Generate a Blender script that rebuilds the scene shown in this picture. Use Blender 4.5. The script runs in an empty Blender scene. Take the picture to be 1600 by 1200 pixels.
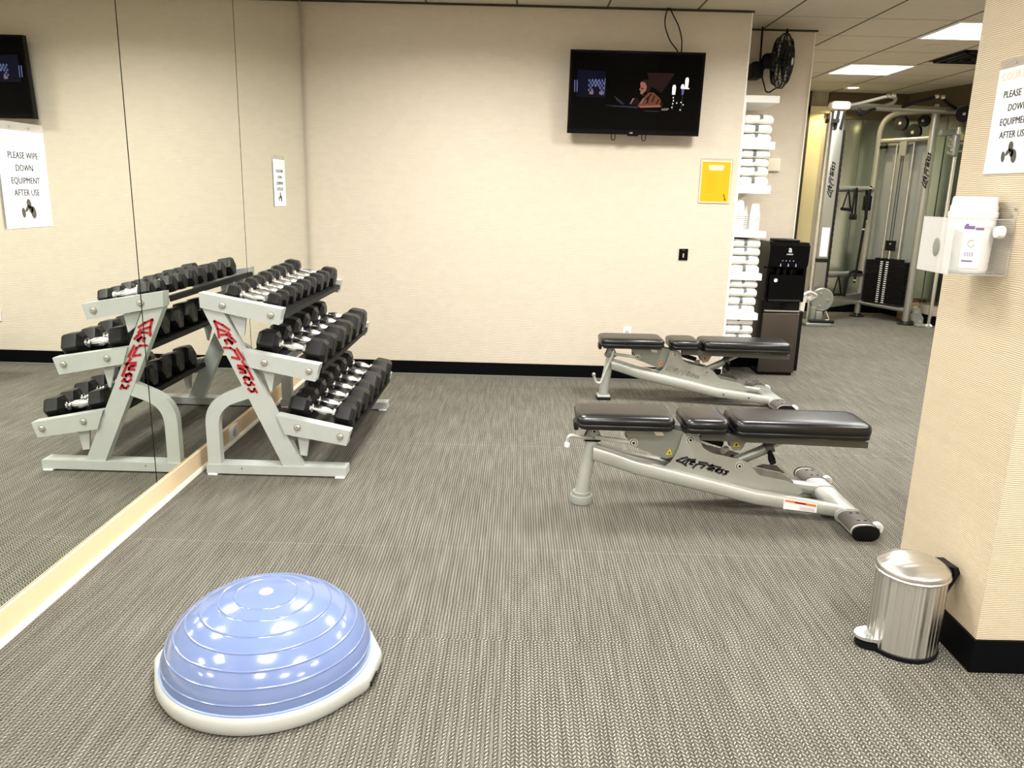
import bpy, bmesh, math, random
from mathutils import Vector, Matrix
R_ = math.radians
random.seed(7)
scn = bpy.context.scene
col = scn.collection

# ------------------------------------------------------------------ camera
cam_data = bpy.data.cameras.new('camera')
cam = bpy.data.objects.new('camera', cam_data)
col.objects.link(cam)
scn.camera = cam
cam_data.sensor_width = 36.0
cam_data.lens = 1225.0 / 1600.0 * 36.0
cam_data.clip_start = 0.02
rot = Matrix(((0.99962118, -0.02734813, 0.00309471),
              (0.00951432, 0.23785796, -0.97125335),
              (0.02582586, 0.97091486, 0.23802806)))
cam.matrix_world = Matrix.Translation((0, 0, 1.3)) @ rot.to_4x4()

# ------------------------------------------------------------------ world, exposure
w = bpy.data.worlds.new('world')
scn.world = w
w.use_nodes = True
w.node_tree.nodes['Background'].inputs[0].default_value = (1.0, 0.95, 0.88, 1)
w.node_tree.nodes['Background'].inputs[1].default_value = 0.3
scn.view_settings.view_transform = 'Standard'
scn.view_settings.look = 'None'
scn.view_settings.gamma = 1
scn.view_settings.use_curve_mapping = False
scn.view_settings.exposure = 0.30

LAMP_W = 34.0          # watts of one troffer
LAMP_SPREAD = 158      # degrees, the cut-off of the troffer louvre
# troffer centres (x, y): three-tile spacing in both directions
TROFFERS = [(3.18, 5.945), (3.18, 7.705),
            (-0.34, 4.19), (1.42, 4.19), (3.18, 4.19),
            (-0.34, 2.43), (3.18, 2.43),
            (-0.34, 0.67), (1.42, 0.67), (3.18, 0.67),
            (-0.34, -1.09), (1.42, -1.09), (3.18, -1.09)]
CEIL = 2.48

# ------------------------------------------------------------------ helpers
def tag(o, label=None, cat=None, group=None, kind=None):
    if label: o['label'] = label
    if cat: o['category'] = cat
    if group: o['group'] = group
    if kind: o['kind'] = kind
    return o

def thing(name, loc, label, cat, group=None):
    o = bpy.data.objects.new(name, None)
    o.empty_display_size = 0.05
    o.location = loc
    col.objects.link(o)
    return tag(o, label, cat, group)

def rootloc(p):
    while p.parent: p = p.parent
    return p.location

def obj(name, bm, mat, parent=None, bevel=0, seg=2, ang=35, label=None):
    """one mesh object; bm is in world coordinates, stored relative to the thing's base"""
    if bevel:
        es = [e for e in bm.edges if len(e.link_faces) == 2 and e.calc_face_angle(0) > 0.5]
        if es:
            bmesh.ops.bevel(bm, geom=es, offset=bevel, segments=seg, profile=0.5, affect='EDGES', clamp_overlap=True)
    bmesh.ops.recalc_face_normals(bm, faces=bm.faces)
    me = bpy.data.meshes.new(name)
    o = bpy.data.objects.new(name, me)
    col.objects.link(o)
    if parent:
        o.parent = parent
        L = rootloc(parent)
        bmesh.ops.translate(bm, verts=bm.verts, vec=-Vector(L))
    bm.to_mesh(me); bm.free()
    for p in me.polygons: p.use_smooth = True
    me.set_sharp_from_angle(angle=R_(ang))
    for m in (mat if isinstance(mat, (list, tuple)) else [mat]): me.materials.append(m)
    if label: o['label'] = label
    return o

def struct(name, bm, mat, **k):
    return tag(obj(name, bm, mat, **k), kind='structure')

def solo(name, bm, mat, label, cat, group=None, base=None, **k):
    """a thing made of one mesh, its origin at its base"""
    if base is None:
        xs = [v.co for v in bm.verts]
        base = Vector(((min(v.x for v in xs)+max(v.x for v in xs))/2, (min(v.y for v in xs)+max(v.y for v in xs))/2, min(v.z for v in xs)))
    bmesh.ops.translate(bm, verts=bm.verts, vec=-Vector(base))
    o = obj(name, bm, mat, **k)
    o.location = base
    return tag(o, label, cat, group)

def copy_tree(o, parent=None):
    c = o.copy(); col.objects.link(c); c.parent = parent
    for ch in list(o.children): copy_tree(ch, c)
    return c

def B(): return bmesh.new()

def box(bm, x0, x1, y0, y1, z0, z1, mi=0):
    vs = [bm.verts.new((x, y, z)) for x in (x0, x1) for y in (y0, y1) for z in (z0, z1)]
    for q in ((0,1,3,2),(4,6,7,5),(0,4,5,1),(2,3,7,6),(0,2,6,4),(1,5,7,3)):
        f = bm.faces.new([vs[i] for i in q]); f.material_index = mi
    return bm

def obox(bm, c, ax, ay, az, mi=0):
    """box from centre and three half-axis vectors"""
    c, ax, ay, az = map(Vector, (c, ax, ay, az))
    vs = [bm.verts.new(c + ax*i + ay*j + az*k) for i in (-1, 1) for j in (-1, 1) for k in (-1, 1)]
    for q in ((0,1,3,2),(4,6,7,5),(0,4,5,1),(2,3,7,6),(0,2,6,4),(1,5,7,3)):
        f = bm.faces.new([vs[i] for i in q]); f.material_index = mi
    return bm

def loft(bm, rings, closed=True, mi=0):
    R = [[bm.verts.new(p) for p in r] for r in rings]
    n = len(R[0])
    for a, b in zip(R, R[1:]):
        for i in range(n):
            f = bm.faces.new((a[i], a[(i+1) % n], b[(i+1) % n], b[i])); f.material_index = mi
    if closed:
        for r in (R[0], R[-1]):
            try: f = bm.faces.new(r); f.material_index = mi
            except ValueError: pass
    return bm

def prism(bm, pts, y0, y1, plane='XZ', mi=0):
    """polygon in a plane, extruded between y0 and y1 along the third axis"""
    def mk(u, v, t):
        return {'XZ': (u, t, v), 'YZ': (t, u, v), 'XY': (u, v, t)}[plane]
    return loft(bm, [[mk(u, v, y0) for u, v in pts], [mk(u, v, y1) for u, v in pts]], mi=mi)

def frame_of(d):
    d = Vector(d).normalized()
    up = Vector((0, 0, 1)) if abs(d.z) < 0.95 else Vector((0, 1, 0))
    a = d.cross(up).normalized(); b = a.cross(d).normalized()
    return a, b

def tube(bm, pts, r, seg=12, cap=True, squash=1.0, mi=0):
    pts = [Vector(p) for p in pts]
    rr = r if isinstance(r, (list, tuple)) else [r]*len(pts)
    rings = []
    a = None
    for i, p in enumerate(pts):
        if i == 0: d = pts[1]-p
        elif i == len(pts)-1: d = p-pts[i-1]
        else: d = (pts[i+1]-p).normalized()+(p-pts[i-1]).normalized()
        d.normalize()
        if a is None: a, b = frame_of(d)
        else:
            a = (a - d*a.dot(d)).normalized(); b = a.cross(d).normalized()
        rings.append([p + a*(rr[i]*math.cos(2*math.pi*k/seg)) + b*(rr[i]*squash*math.sin(2*math.pi*k/seg)) for k in range(seg)])
    return loft(bm, rings, cap, mi)

def fillet(pts, r, n=6):
    pts = [Vector(p) for p in pts]
    out = [pts[0]]
    for a, p, b in zip(pts, pts[1:], pts[2:]):
        u = (a-p); v = (b-p); k = min(r, u.length*.48, v.length*.48)
        s = p+u.normalized()*k; e = p+v.normalized()*k
        for i in range(n+1):
            t = i/n
            out.append(s*(1-t)**2 + p*2*t*(1-t) + e*t*t)
    out.append(pts[-1])
    return out

def lathe(bm, prof, c=(0, 0, 0), seg=32, axis='Z', cap=True, mi=0):
    """prof: list of (radius, height)"""
    rings = []
    for r, h in prof:
        r = max(r, 1e-4)
        ring = []
        for k in range(seg):
            t = 2*math.pi*k/seg
            u, v = r*math.cos(t), r*math.sin(t)
            ring.append({'Z': (c[0]+u, c[1]+v, c[2]+h), 'X': (c[0]+h, c[1]+u, c[2]+v), 'Y': (c[0]+u, c[1]+h, c[2]+v)}[axis])
        rings.append(ring)
    return loft(bm, rings, cap, mi)

def xform(bm, m): bmesh.ops.transform(bm, matrix=m, verts=bm.verts); return bm

def rbox(bm, x0, x1, y0, y1, z0, z1, r, seg=3):
    """box with rounded edges, added to bm"""
    t = B(); box(t, x0, x1, y0, y1, z0, z1)
    bmesh.ops.bevel(t, geom=t.edges[:], offset=r, segments=seg, profile=0.5, affect='EDGES')
    me = bpy.data.meshes.new('tmp'); t.to_mesh(me); t.free(); bm.from_mesh(me); bpy.data.meshes.remove(me)
    return bm

def text(bm, s, size, o, xd, yd, shear=0, align='LEFT', space=1.0, mi=0, bold=0, depth=0.0004, sx=1.0):
    """letters as thin mesh, origin o, running along xd with height along yd"""
    cu = bpy.data.curves.new('t', 'FONT')
    cu.body = s; cu.size = size; cu.shear = shear; cu.align_x = align; cu.space_character = space
    cu.offset = bold; cu.resolution_u = 3; cu.extrude = depth
    ob = bpy.data.objects.new('t', cu); col.objects.link(ob)
    me = bpy.data.meshes.new_from_object(ob)
    bpy.data.objects.remove(ob); bpy.data.curves.remove(cu)
    xd = Vector(xd).normalized(); yd = Vector(yd).normalized(); zd = xd.cross(yd)
    m = Matrix((xd*sx, yd, zd)).transposed().to_4x4(); m.translation = Vector(o)
    me.transform(m)
    n0 = len(bm.faces)
    bm.from_mesh(me); bpy.data.meshes.remove(me)
    bm.faces.ensure_lookup_table()
    for f in bm.faces[n0:]: f.material_index = mi
    return bm

# brush strokes of the maker's script lettering, digitised once (x right, y down)
LOGO = [[(270,295),(130,340),(0,410)], [(0,410),(140,450),(265,530)], [(250,370),(170,425)],
        [(490,345),(400,360),(300,390),(250,470)], [(280,345),(350,345)],
        [(370,420),(480,420),(470,398),(400,420),(360,480),(430,490)],
        [(590,405),(820,435)], [(770,490),(600,460),(520,490),(450,580)], [(740,510),(660,575)],
        [(960,460),(830,590)], [(820,480),(960,485),(1180,530)], [(940,545),(870,610)],
        [(900,600),(980,545),(1015,560),(950,635)], [(1070,612),(1150,585),(1120,568),(1060,610),(1060,645),(1110,655)],
        [(1270,580),(1200,590),(1230,635),(1210,665),(1140,685)], [(1400,625),(1320,618),(1350,665),(1330,700),(1260,708)]]
def logo(bm, o, xd, yd, length, fat=0.012, off=0.0012):
    o = Vector(o); xd = Vector(xd).normalized(); yd = Vector(yd).normalized(); n = xd.cross(yd).normalized()
    th = math.atan2(300, 1400); c, s = math.cos(th), math.sin(th)
    for st in LOGO:
        pts = []
        for px, py in st:
            py -= 410
            u = (px*c + py*s)/1430; v = (px*s - py*c)/1430
            pts.append(o + xd*u*length + yd*v*length + n*off)
        k = len(pts)
        for i in range(k-1):
            a, b = pts[i], pts[i+1]; d = (b-a).normalized(); e = n.cross(d)*fat*length
            a2 = a-d*fat*length*.6; b2 = b+d*fat*length*.6
            v = [bm.verts.new(p+q) for q in (n*-.0006, n*.0006) for p in (a2-e*.8, a2+e*.8, b2+e, b2-e)]
            for q in ((0,1,2,3),(7,6,5,4),(0,4,5,1),(1,5,6,2),(2,6,7,3),(3,7,4,0)): bm.faces.new([v[j] for j in q])
    return bm

# ------------------------------------------------------------------ materials
def mat(name, c, rough=0.5, metal=0.0, emit=0, trans=0, ior=1.45, coat=0, bump=None, vary=0, emitc=None, spec=.5):
    m = bpy.data.materials.new(name); m.use_nodes = True
    nt = m.node_tree; p = nt.nodes['Principled BSDF']
    p.inputs['Base Color'].default_value = (*c, 1)
    p.inputs['Roughness'].default_value = rough
    p.inputs['Metallic'].default_value = metal
    p.inputs['IOR'].default_value = ior
    p.inputs['Transmission Weight'].default_value = trans
    p.inputs['Coat Weight'].default_value = coat
    p.inputs['Specular IOR Level'].default_value = spec
    if emit:
        p.inputs['Emission Color'].default_value = (*(emitc or c), 1)
        p.inputs['Emission Strength'].default_value = emit
    tc = nt.nodes.new('ShaderNodeTexCoord')
    if bump:
        sc, st = bump
        n = nt.nodes.new('ShaderNodeTexNoise'); n.inputs['Scale'].default_value = sc; n.inputs['Detail'].default_value = 3
        nt.links.new(tc.outputs['Object'], n.inputs['Vector'])
        b = nt.nodes.new('ShaderNodeBump'); b.inputs['Strength'].default_value = st; b.inputs['Distance'].default_value = .002
        nt.links.new(n.outputs['Fac'], b.inputs['Height']); nt.links.new(b.outputs['Normal'], p.inputs['Normal'])
    if vary:
        n = nt.nodes.new('ShaderNodeTexNoise'); n.inputs['Scale'].default_value = 14; n.inputs['Detail'].default_value = 5
        nt.links.new(tc.outputs['Object'], n.inputs['Vector'])
        r = nt.nodes.new('ShaderNodeMapRange'); r.inputs[1].default_value = .35; r.inputs[2].default_value = .65
        r.inputs[3].default_value = 1-vary; r.inputs[4].default_value = 1.0
        nt.links.new(n.outputs['Fac'], r.inputs[0])
        h = nt.nodes.new('ShaderNodeVectorMath'); h.operation = 'SCALE'; h.inputs[0].default_value = c
        nt.links.new(r.outputs[0], h.inputs['Scale']); nt.links.new(h.outputs[0], p.inputs['Base Color'])
    return m

def s2l(r, g, b):
    f = lambda v: (v/255/12.92) if v <= 10 else ((v/255+.055)/1.055)**2.4
    return (f(r), f(g), f(b))

def wallpaper(name, base, line, period):
    """embossed wallpaper: fine wavy horizontal ribs broken into offset blocks"""
    m = bpy.data.materials.new(name); m.use_nodes = True
    nt = m.node_tree; N = nt.nodes.new; L = nt.links.new
    p = nt.nodes['Principled BSDF']; p.inputs['Roughness'].default_value = .62
    p.inputs['Specular IOR Level'].default_value = .3
    tc = N('ShaderNodeTexCoord')
    wv = N('ShaderNodeTexWave'); wv.wave_type = 'BANDS'; wv.bands_direction = 'Z'
    wv.inputs['Scale'].default_value = .314/period; wv.inputs['Distortion'].default_value = 7
    wv.inputs['Detail'].default_value = 1.5; wv.inputs['Detail Scale'].default_value = .22
    mp = N('ShaderNodeMapping'); mp.inputs['Scale'].default_value = (1, 1, 1)
    L(tc.outputs['Object'], mp.inputs[0]); L(mp.outputs[0], wv.inputs['Vector'])
    br = N('ShaderNodeTexBrick'); br.inputs['Scale'].default_value = 9; br.inputs['Mortar Size'].default_value = 0
    br.inputs['Color1'].default_value = (.0, .0, .0, 1); br.inputs['Color2'].default_value = (1, 1, 1, 1)
    rx = N('ShaderNodeMapping'); rx.inputs['Rotation'].default_value = (R_(90), 0, 0)
    L(tc.outputs['Object'], rx.inputs[0]); L(rx.outputs[0], br.inputs['Vector'])
    mx = N('ShaderNodeMix'); mx.data_type = 'RGBA'
    mx.inputs[6].default_value = (*line, 1); mx.inputs[7].default_value = (*base, 1)
    cr = N('ShaderNodeMapRange'); cr.inputs[1].default_value = .05; cr.inputs[2].default_value = .5
    L(wv.outputs['Fac'], cr.inputs[0])
    L(cr.outputs[0], mx.inputs[0])
    m2 = N('ShaderNodeMix'); m2.data_type = 'RGBA'; m2.blend_type = 'MULTIPLY'; m2.inputs[0].default_value = 1
    r2 = N('ShaderNodeMapRange'); r2.inputs[3].default_value = .965; r2.inputs[4].default_value = 1.0
    L(br.outputs['Color'], r2.inputs[0]); L(mx.outputs[2], m2.inputs[6]); L(r2.outputs[0], m2.inputs[7])
    L(m2.outputs[2], p.inputs['Base Color'])
    b = N('ShaderNodeBump'); b.inputs['Strength'].default_value = .35; b.inputs['Distance'].default_value = .002
    L(wv.outputs['Fac'], b.inputs['Height']); L(b.outputs['Normal'], p.inputs['Normal'])
    return m

def carpet():
    m = bpy.data.materials.new('carpet'); m.use_nodes = True
    nt = m.node_tree; N = nt.nodes.new; L = nt.links.new
    p = nt.nodes['Principled BSDF']; p.inputs['Roughness'].default_value = .95
    p.inputs['Specular IOR Level'].default_value = .1
    tc = N('ShaderNodeTexCoord'); sp = N('ShaderNodeSeparateXYZ'); L(tc.outputs['Object'], sp.inputs[0])
    def M(op, a, b=None, c=None):
        n = N('ShaderNodeMath'); n.operation = op
        for i, v in enumerate((a, b, c)):
            if v is None: continue
            if isinstance(v, (int, float)): n.inputs[i].default_value = v
            else: L(v, n.inputs[i])
        return n.outputs[0]
    def NZ(scale, vec=None, detail=2):
        n = N('ShaderNodeTexNoise'); n.inputs['Scale'].default_value = scale; n.inputs['Detail'].default_value = detail
        L(vec or tc.outputs['Object'], n.inputs['Vector']); return n.outputs['Fac']
    wob = M('MULTIPLY', M('SUBTRACT', NZ(9), .5), .004)
    # carpet tiles 0.61 m: every row of tiles shifts the ribs by a little
    ty = M('DIVIDE', M('ADD', sp.outputs['Y'], .37), 1.23)
    row = M('FLOOR', ty)
    u = M('DIVIDE', M('ADD', M('ADD', sp.outputs['X'], wob), M('MULTIPLY', row, .0063)), .0105)
    fu = M('FRACT', u); iu = M('FLOOR', u)
    rib = M('ABSOLUTE', M('SUBTRACT', M('MULTIPLY', fu, 2), 1))      # 1 at groove, 0 at crest
    wn = N('ShaderNodeTexWhiteNoise'); wn.noise_dimensions = '1D'; L(iu, wn.inputs['W'])
    par = M('MULTIPLY', M('MODULO', iu, 2), .5)
    v = M('ADD', M('ADD', M('DIVIDE', sp.outputs['Y'], .0135), M('MULTIPLY', M('MULTIPLY', fu, M('SUBTRACT', M('MULTIPLY', par, 4), 1)), .9)), M('ADD', M('MULTIPLY', par, 0), M('MULTIPLY', wn.outputs[0], .35)))
    dash = M('ADD', M('MULTIPLY', M('SINE', M('MULTIPLY', v, 6.2832)), .5), .5)
    k = M('MULTIPLY', dash, M('SUBTRACT', 1, M('POWER', rib, 2)))
    big = NZ(1.7, detail=3); fine = NZ(260, detail=1)
    mp = N('ShaderNodeMapping'); mp.inputs['Scale'].default_value = (60, 4, 1); L(tc.outputs['Object'], mp.inputs[0])
    stre = NZ(1, mp.outputs[0])
    k = M('ADD', M('MULTIPLY', k, .62), M('MULTIPLY', M('SUBTRACT', fine, .5), 1.0))
    k = M('ADD', k, M('MULTIPLY', M('SUBTRACT', stre, .5), .35))
    k = M('ADD', k, M('MULTIPLY', M('SUBTRACT', big, .5), .12))
    # seams between tiles
    fy = M('FRACT', ty); seam = M('LESS_THAN', M('ABSOLUTE', M('SUBTRACT', fy, .5)), .0018)
    k = M('ADD', k, M('MULTIPLY', seam, .12))
    cr = N('ShaderNodeValToRGB'); e = cr.color_ramp.elements
    e[0].position = .0; e[0].color = (.048, .044, .036, 1)
    e[1].position = .95; e[1].color = (.62, .59, .51, 1)
    q = cr.color_ramp.elements.new(.42); q.color = (.200, .188, .152, 1)
    L(k, cr.inputs[0]); L(cr.outputs[0], p.inputs['Base Color'])
    b = N('ShaderNodeBump'); b.inputs['Strength'].default_value = .5; b.inputs['Distance'].default_value = .003
    L(k, b.inputs['Height']); L(b.outputs['Normal'], p.inputs['Normal'])
    return m

def brushed(name, c, rough=.3, ripple=(55, 55, .6), depth=.012, radial=True):
    m = mat(name, c, rough, 1.0)
    nt = m.node_tree; p = nt.nodes['Principled BSDF']
    tn = nt.nodes.new('ShaderNodeTangent'); tn.direction_type = 'RADIAL'; tn.axis = 'Z'
    p.inputs['Anisotropic'].default_value = .92
    p.inputs['Anisotropic Rotation'].default_value = .25
    nt.links.new(tn.outputs[0], p.inputs['Tangent'])
    # sheet metal is never perfectly round: faint upright ripples
    tc = nt.nodes.new('ShaderNodeTexCoord'); mp = nt.nodes.new('ShaderNodeMapping'); mp.inputs['Scale'].default_value = ripple
    n = nt.nodes.new('ShaderNodeTexNoise'); n.inputs['Scale'].default_value = 1; n.inputs['Detail'].default_value = 1
    nt.links.new(tc.outputs['Object'], mp.inputs[0]); nt.links.new(mp.outputs[0], n.inputs['Vector'])
    b = nt.nodes.new('ShaderNodeBump'); b.inputs['Strength'].default_value = 1; b.inputs['Distance'].default_value = depth
    nt.links.new(n.outputs['Fac'], b.inputs['Height']); nt.links.new(b.outputs['Normal'], p.inputs['Normal'])
    if not radial:
        p.inputs['Anisotropic'].default_value = 0
    return m

WALL = wallpaper('cream_wallpaper', s2l(226, 215, 197), s2l(208, 195, 174), .0065)
COLW = wallpaper('cream_ribbed_wallpaper', s2l(222, 209, 184), s2l(180, 156, 120), .0056)
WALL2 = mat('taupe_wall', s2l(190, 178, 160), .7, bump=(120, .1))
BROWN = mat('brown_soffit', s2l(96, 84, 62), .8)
BLACKB = mat('black_rubber_base', (.002, .002, .003), .5, spec=.1)
CARPET = carpet()
CEILM = mat('ceiling_tile', s2l(205, 196, 178), .95, bump=(220, .25), vary=.04)
TBAR = mat('ceiling_reveal', s2l(96, 86, 66), .8)
TBARL = mat('ceiling_joint', s2l(165, 156, 138), .8)
CURB = mat('beige_curb', s2l(238, 214, 174), .5)
CURBW = mat('white_bead', s2l(246, 240, 224), .45)
MIRROR = mat('mirror_glass', (.90, .925, .875), .0, 1.0)
MIRB = mat('mirror_edge', (.02, .025, .02), .4)
MIRD = mat('tinted_mirror', (.60, .66, .60), .22, 1.0)
WHITE = mat('white_paint', s2l(244, 243, 238), .5)
PAPER = mat('white_paper', s2l(250, 250, 252), .6)
TROF = mat('troffer_diffuser', (1, .98, .94), .6, emit=5, emitc=(1, .97, .91))
CANL = mat('warm_lamp', (1, .85, .55), .6, emit=8, emitc=(1, .85, .5))
RACK = mat('rack_grey_paint', s2l(184, 188, 183), .38, .0, vary=.05, coat=.2)
TRAY = mat('tray_dark', (.006, .006, .006), .5, spec=.25)
BOLTL = mat('bolt_light', s2l(214, 212, 202), .35, .3)
BOLT = mat('bolt_zinc', s2l(190, 188, 178), .35, .7)
RUBBER = mat('black_urethane', (.006, .0062, .0065), .38, bump=(300, .15), vary=.2, spec=.42)
CHROME = mat('chrome', (.95, .95, .94), .22, 1.0)
RED = mat('red_lettering', s2l(176, 20, 32), .4)
SILVER = mat('silver_paint', s2l(192, 194, 186), .36, .35, vary=.06, coat=.2)
SILVERD = mat('silver_plate', s2l(150, 152, 143), .4, .45)
VINYL = mat('black_vinyl', (.003, .003, .0035), .30, bump=(400, .05), spec=.7)
DARKMETAL = mat('dark_metal', (.012, .012, .012), .4, .3)
PLATEM = mat('light_plate_paint', s2l(172, 173, 163), .42, .3, vary=.05)
BACKF = mat('dark_grey_frame', s2l(96, 96, 90), .35, .5)
GRIP = mat('grey_grip', s2l(92, 88, 82), .5, vary=.1)
RFOOT = mat('grey_rubber_foot', s2l(140, 142, 134), .5)
BLK = mat('gloss_black', (.0015, .0015, .002), .16, spec=.22)
BLKM = mat('matte_black', (.003, .003, .0035), .5, spec=.25)
INK = mat('ink', (.02, .02, .025), .6)
ORANGE = mat('pale_orange_ink', s2l(250, 222, 186), .6)
YELLOW = mat('yellow_print', s2l(238, 176, 4), .5)
YELL2 = mat('pale_yellow_print', s2l(255, 226, 130), .5)
YELL3 = mat('amber_print', s2l(222, 156, 0), .5)
SAFETY = mat('safety_yellow', s2l(226, 206, 30), .5)
LBLOR = mat('label_orange', s2l(232, 128, 40), .5)
MAROON = mat('maroon_ink', s2l(90, 40, 20), .5)
PURPLE = mat('purple_print', s2l(110, 50, 160), .5)
LILAC = mat('lilac_print', s2l(190, 180, 225), .5)
PLASW = mat('white_plastic', s2l(240, 240, 240), .35)
PLASB = mat('beige_plastic', s2l(240, 228, 206), .45)
STEEL = brushed('brushed_steel', (.66, .64, .61), .30)
STEELL = brushed('lid_steel', (.66, .64, .61), .30, (6, 34, 6), .006, False)
STEELD = mat('dark_steel_front', s2l(92, 86, 80), .3, .8)
BLUE = mat('blue_vinyl', s2l(114, 131, 174), .17, bump=(9, .03), coat=.6)
BLUEG = mat('blue_groove', s2l(150, 170, 220), .25)
BASEG = mat('pale_grey_plastic', s2l(186, 187, 180), .42)
def towelmat():
    m = mat('white_terry', s2l(250, 249, 244), .95, bump=(500, .5)); return m
TOWEL = towelmat()
STRIPE = mat('grey_stripe', s2l(120, 122, 120), .95)
CREAM = mat('cream_door_frame', s2l(232, 222, 176), .5)
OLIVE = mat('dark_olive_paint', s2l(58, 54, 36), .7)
STACK = mat('weight_plate_black', (.003, .003, .003), .4, spec=.25)
TICK = mat('white_tick', s2l(225, 225, 220), .5)
SHROUD = mat('grey_shroud', s2l(142, 145, 138), .4, .3)
GYM = mat('gym_silver', s2l(178, 178, 168), .3, .75, coat=.25)
STEPT = mat('brown_step_top', s2l(80, 62, 48), .7)
STEPE = mat('tan_step_edge', s2l(150, 122, 90), .6)
STRAP = mat('white_strap', s2l(230, 228, 220), .7)

def sheet(name, clear, gloss, c, rough=.05):
    # thin clear plastic: lets most light straight through, with a skin reflection and a little haze
    m = bpy.data.materials.new(name); m.use_nodes = True; nt = m.node_tree; N = nt.nodes.new; L = nt.links.new
    out = nt.nodes['Material Output']; nt.nodes.remove(nt.nodes['Principled BSDF'])
    tr = N('ShaderNodeBsdfTransparent'); tr.inputs[0].default_value = (.985, .985, .98, 1)
    df = N('ShaderNodeBsdfDiffuse'); df.inputs[0].default_value = (*c, 1)
    gl = N('ShaderNodeBsdfGlossy'); gl.inputs['Roughness'].default_value = rough
    a = N('ShaderNodeMixShader'); a.inputs[0].default_value = 1-clear; L(tr.outputs[0], a.inputs[1]); L(df.outputs[0], a.inputs[2])
    b = N('ShaderNodeMixShader'); lw = N('ShaderNodeLayerWeight'); lw.inputs[0].default_value = .5
    pw = N('ShaderNodeMath'); pw.operation = 'POWER'; pw.inputs[1].default_value = 3; L(lw.outputs['Facing'], pw.inputs[0]); ad = N('ShaderNodeMath'); ad.operation = 'MULTIPLY_ADD'; ad.inputs[1].default_value = .6; ad.inputs[2].default_value = gloss*.2; L(pw.outputs[0], ad.inputs[0]); L(ad.outputs[0], b.inputs[0]); L(a.outputs[0], b.inputs[1]); L(gl.outputs[0], b.inputs[2]); L(b.outputs[0], out.inputs[0])
    return m
ACRYL = sheet('clear_acrylic', .95, .22, (.9, .9, .9))
FROST = sheet('milky_acrylic', .60, .30, (.93, .91, .90), .2)
ACRYL2 = sheet('holder_plastic', .80, .2, s2l(235, 230, 222))
# ------------------------------------------------------------------ the room
X0, X1, Y0, Y1 = -1.46, 5.2, -3.2, 9.4
struct('floor', box(B(), -1.7, 5.4, Y0-.2, 9.6, -.06, 0), CARPET)
struct('ceiling', box(B(), -1.7, 5.4, Y0-.2, 9.6, CEIL, CEIL+.06), CEILM)
struct('wall_left', box(B(), -1.62, -1.482, Y0, 5.56, 0, CEIL), WALL)
bm = box(B(), -1.62, 1.482, 5.537, 6.085, 0, CEIL)
struct('wall_back', bm, WALL)
struct('wall_niche', box(B(), -1.62, 2.092, 6.085, 9.5, 0, CEIL), WALL)
struct('wall_far', box(B(), 2.092, 5.3, Y1, Y1+.12, 0, CEIL), WALL2)
struct('wall_far_right', prism(B(), [(4.38, 9.42), (5.22, 5.4), (5.34, 5.4), (4.5, 9.42)], 0, CEIL, 'XY'), WALL2)
struct('wall_right', box(B(), X1, X1+.12, Y0, 5.5, 0, CEIL), WALL)
struct('wall_near', box(B(), -1.62, X1+.12, Y0-.12, Y0, 0, CEIL), WALL)
struct('wall_column', box(B(), 1.328, 2.5, 2.0, 2.47, 0, CEIL), COLW)
struct('baseboard_back', box(B(), -1.455, 1.488, 5.529, 5.537, 0, .097), BLACKB)
struct('baseboard_floor_edge', box(B(), -1.455, 1.488, 5.512, 5.529, 0, .008), mat('grey_vinyl_edge', s2l(120,118,108), .6))
struct('baseboard_niche', box(B(), 1.482, 2.10, 6.077, 6.085, 0, .097), BLACKB)
bm = box(B(), 1.320, 2.5, 1.992, 2.0, 0, .102); box(bm, 1.320, 1.328, 2.0, 2.478, 0, .102)
struct('baseboard_column', bm, BLACKB)
struct('baseboard_far', box(B(), 2.092, 4.39, Y1-.012, Y1, 0, .10), BLACKB)
struct('baseboard_far_right', prism(B(), [(4.368, 9.4), (5.21, 5.4), (5.22, 5.4), (4.38, 9.42)], 0, .10, 'XY'), BLACKB)
# corner guards: thin pale strips on the outer corners, bright edge halo painted in
struct('trim_1', box(B(), 1.477, 1.486, 5.532, 5.545, .097, CEIL-.001), WHITE)
struct('trim_2', box(B(), 2.087, 2.096, 6.08, 6.092, .097, CEIL-.001), CURBW)
# shadow-gap reveals of the suspended ceiling
bm = B()
for k in range(-2, 9):
    x = -.05 + .587*k
    box(bm, x-.006, x+.006, Y0, 9.35, CEIL-.002, CEIL)
struct('trim_3', bm, TBAR)
bm = B()
for k in range(-15, 7):
    y = 5.655 + .587*k
    box(bm, -1.46, 5.2, y-.003, y+.003, CEIL-.0015, CEIL)
struct('trim_4', bm, TBARL)
struct('trim_5', box(B(), -1.46, 1.49, 5.518, 5.5369, CEIL-.012, CEIL-.001), OLIVE)
struct('trim_6', box(B(), 1.482, 2.105, 6.068, 6.0849, CEIL-.012, CEIL-.001), OLIVE)
# beige curb below the mirrors with a pale bead on its lower edge
bm = box(B(), -1.482, -1.452, Y0, 5.529, 0, .094)
cu = struct('baseboard_left', bm, CURB)
struct('baseboard_left_bead', prism(B(), [(-1.452, 0), (-1.440, 0), (-1.443, .010), (-1.452, .016)], Y0, 5.529, 'XZ'), CURBW)

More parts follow.
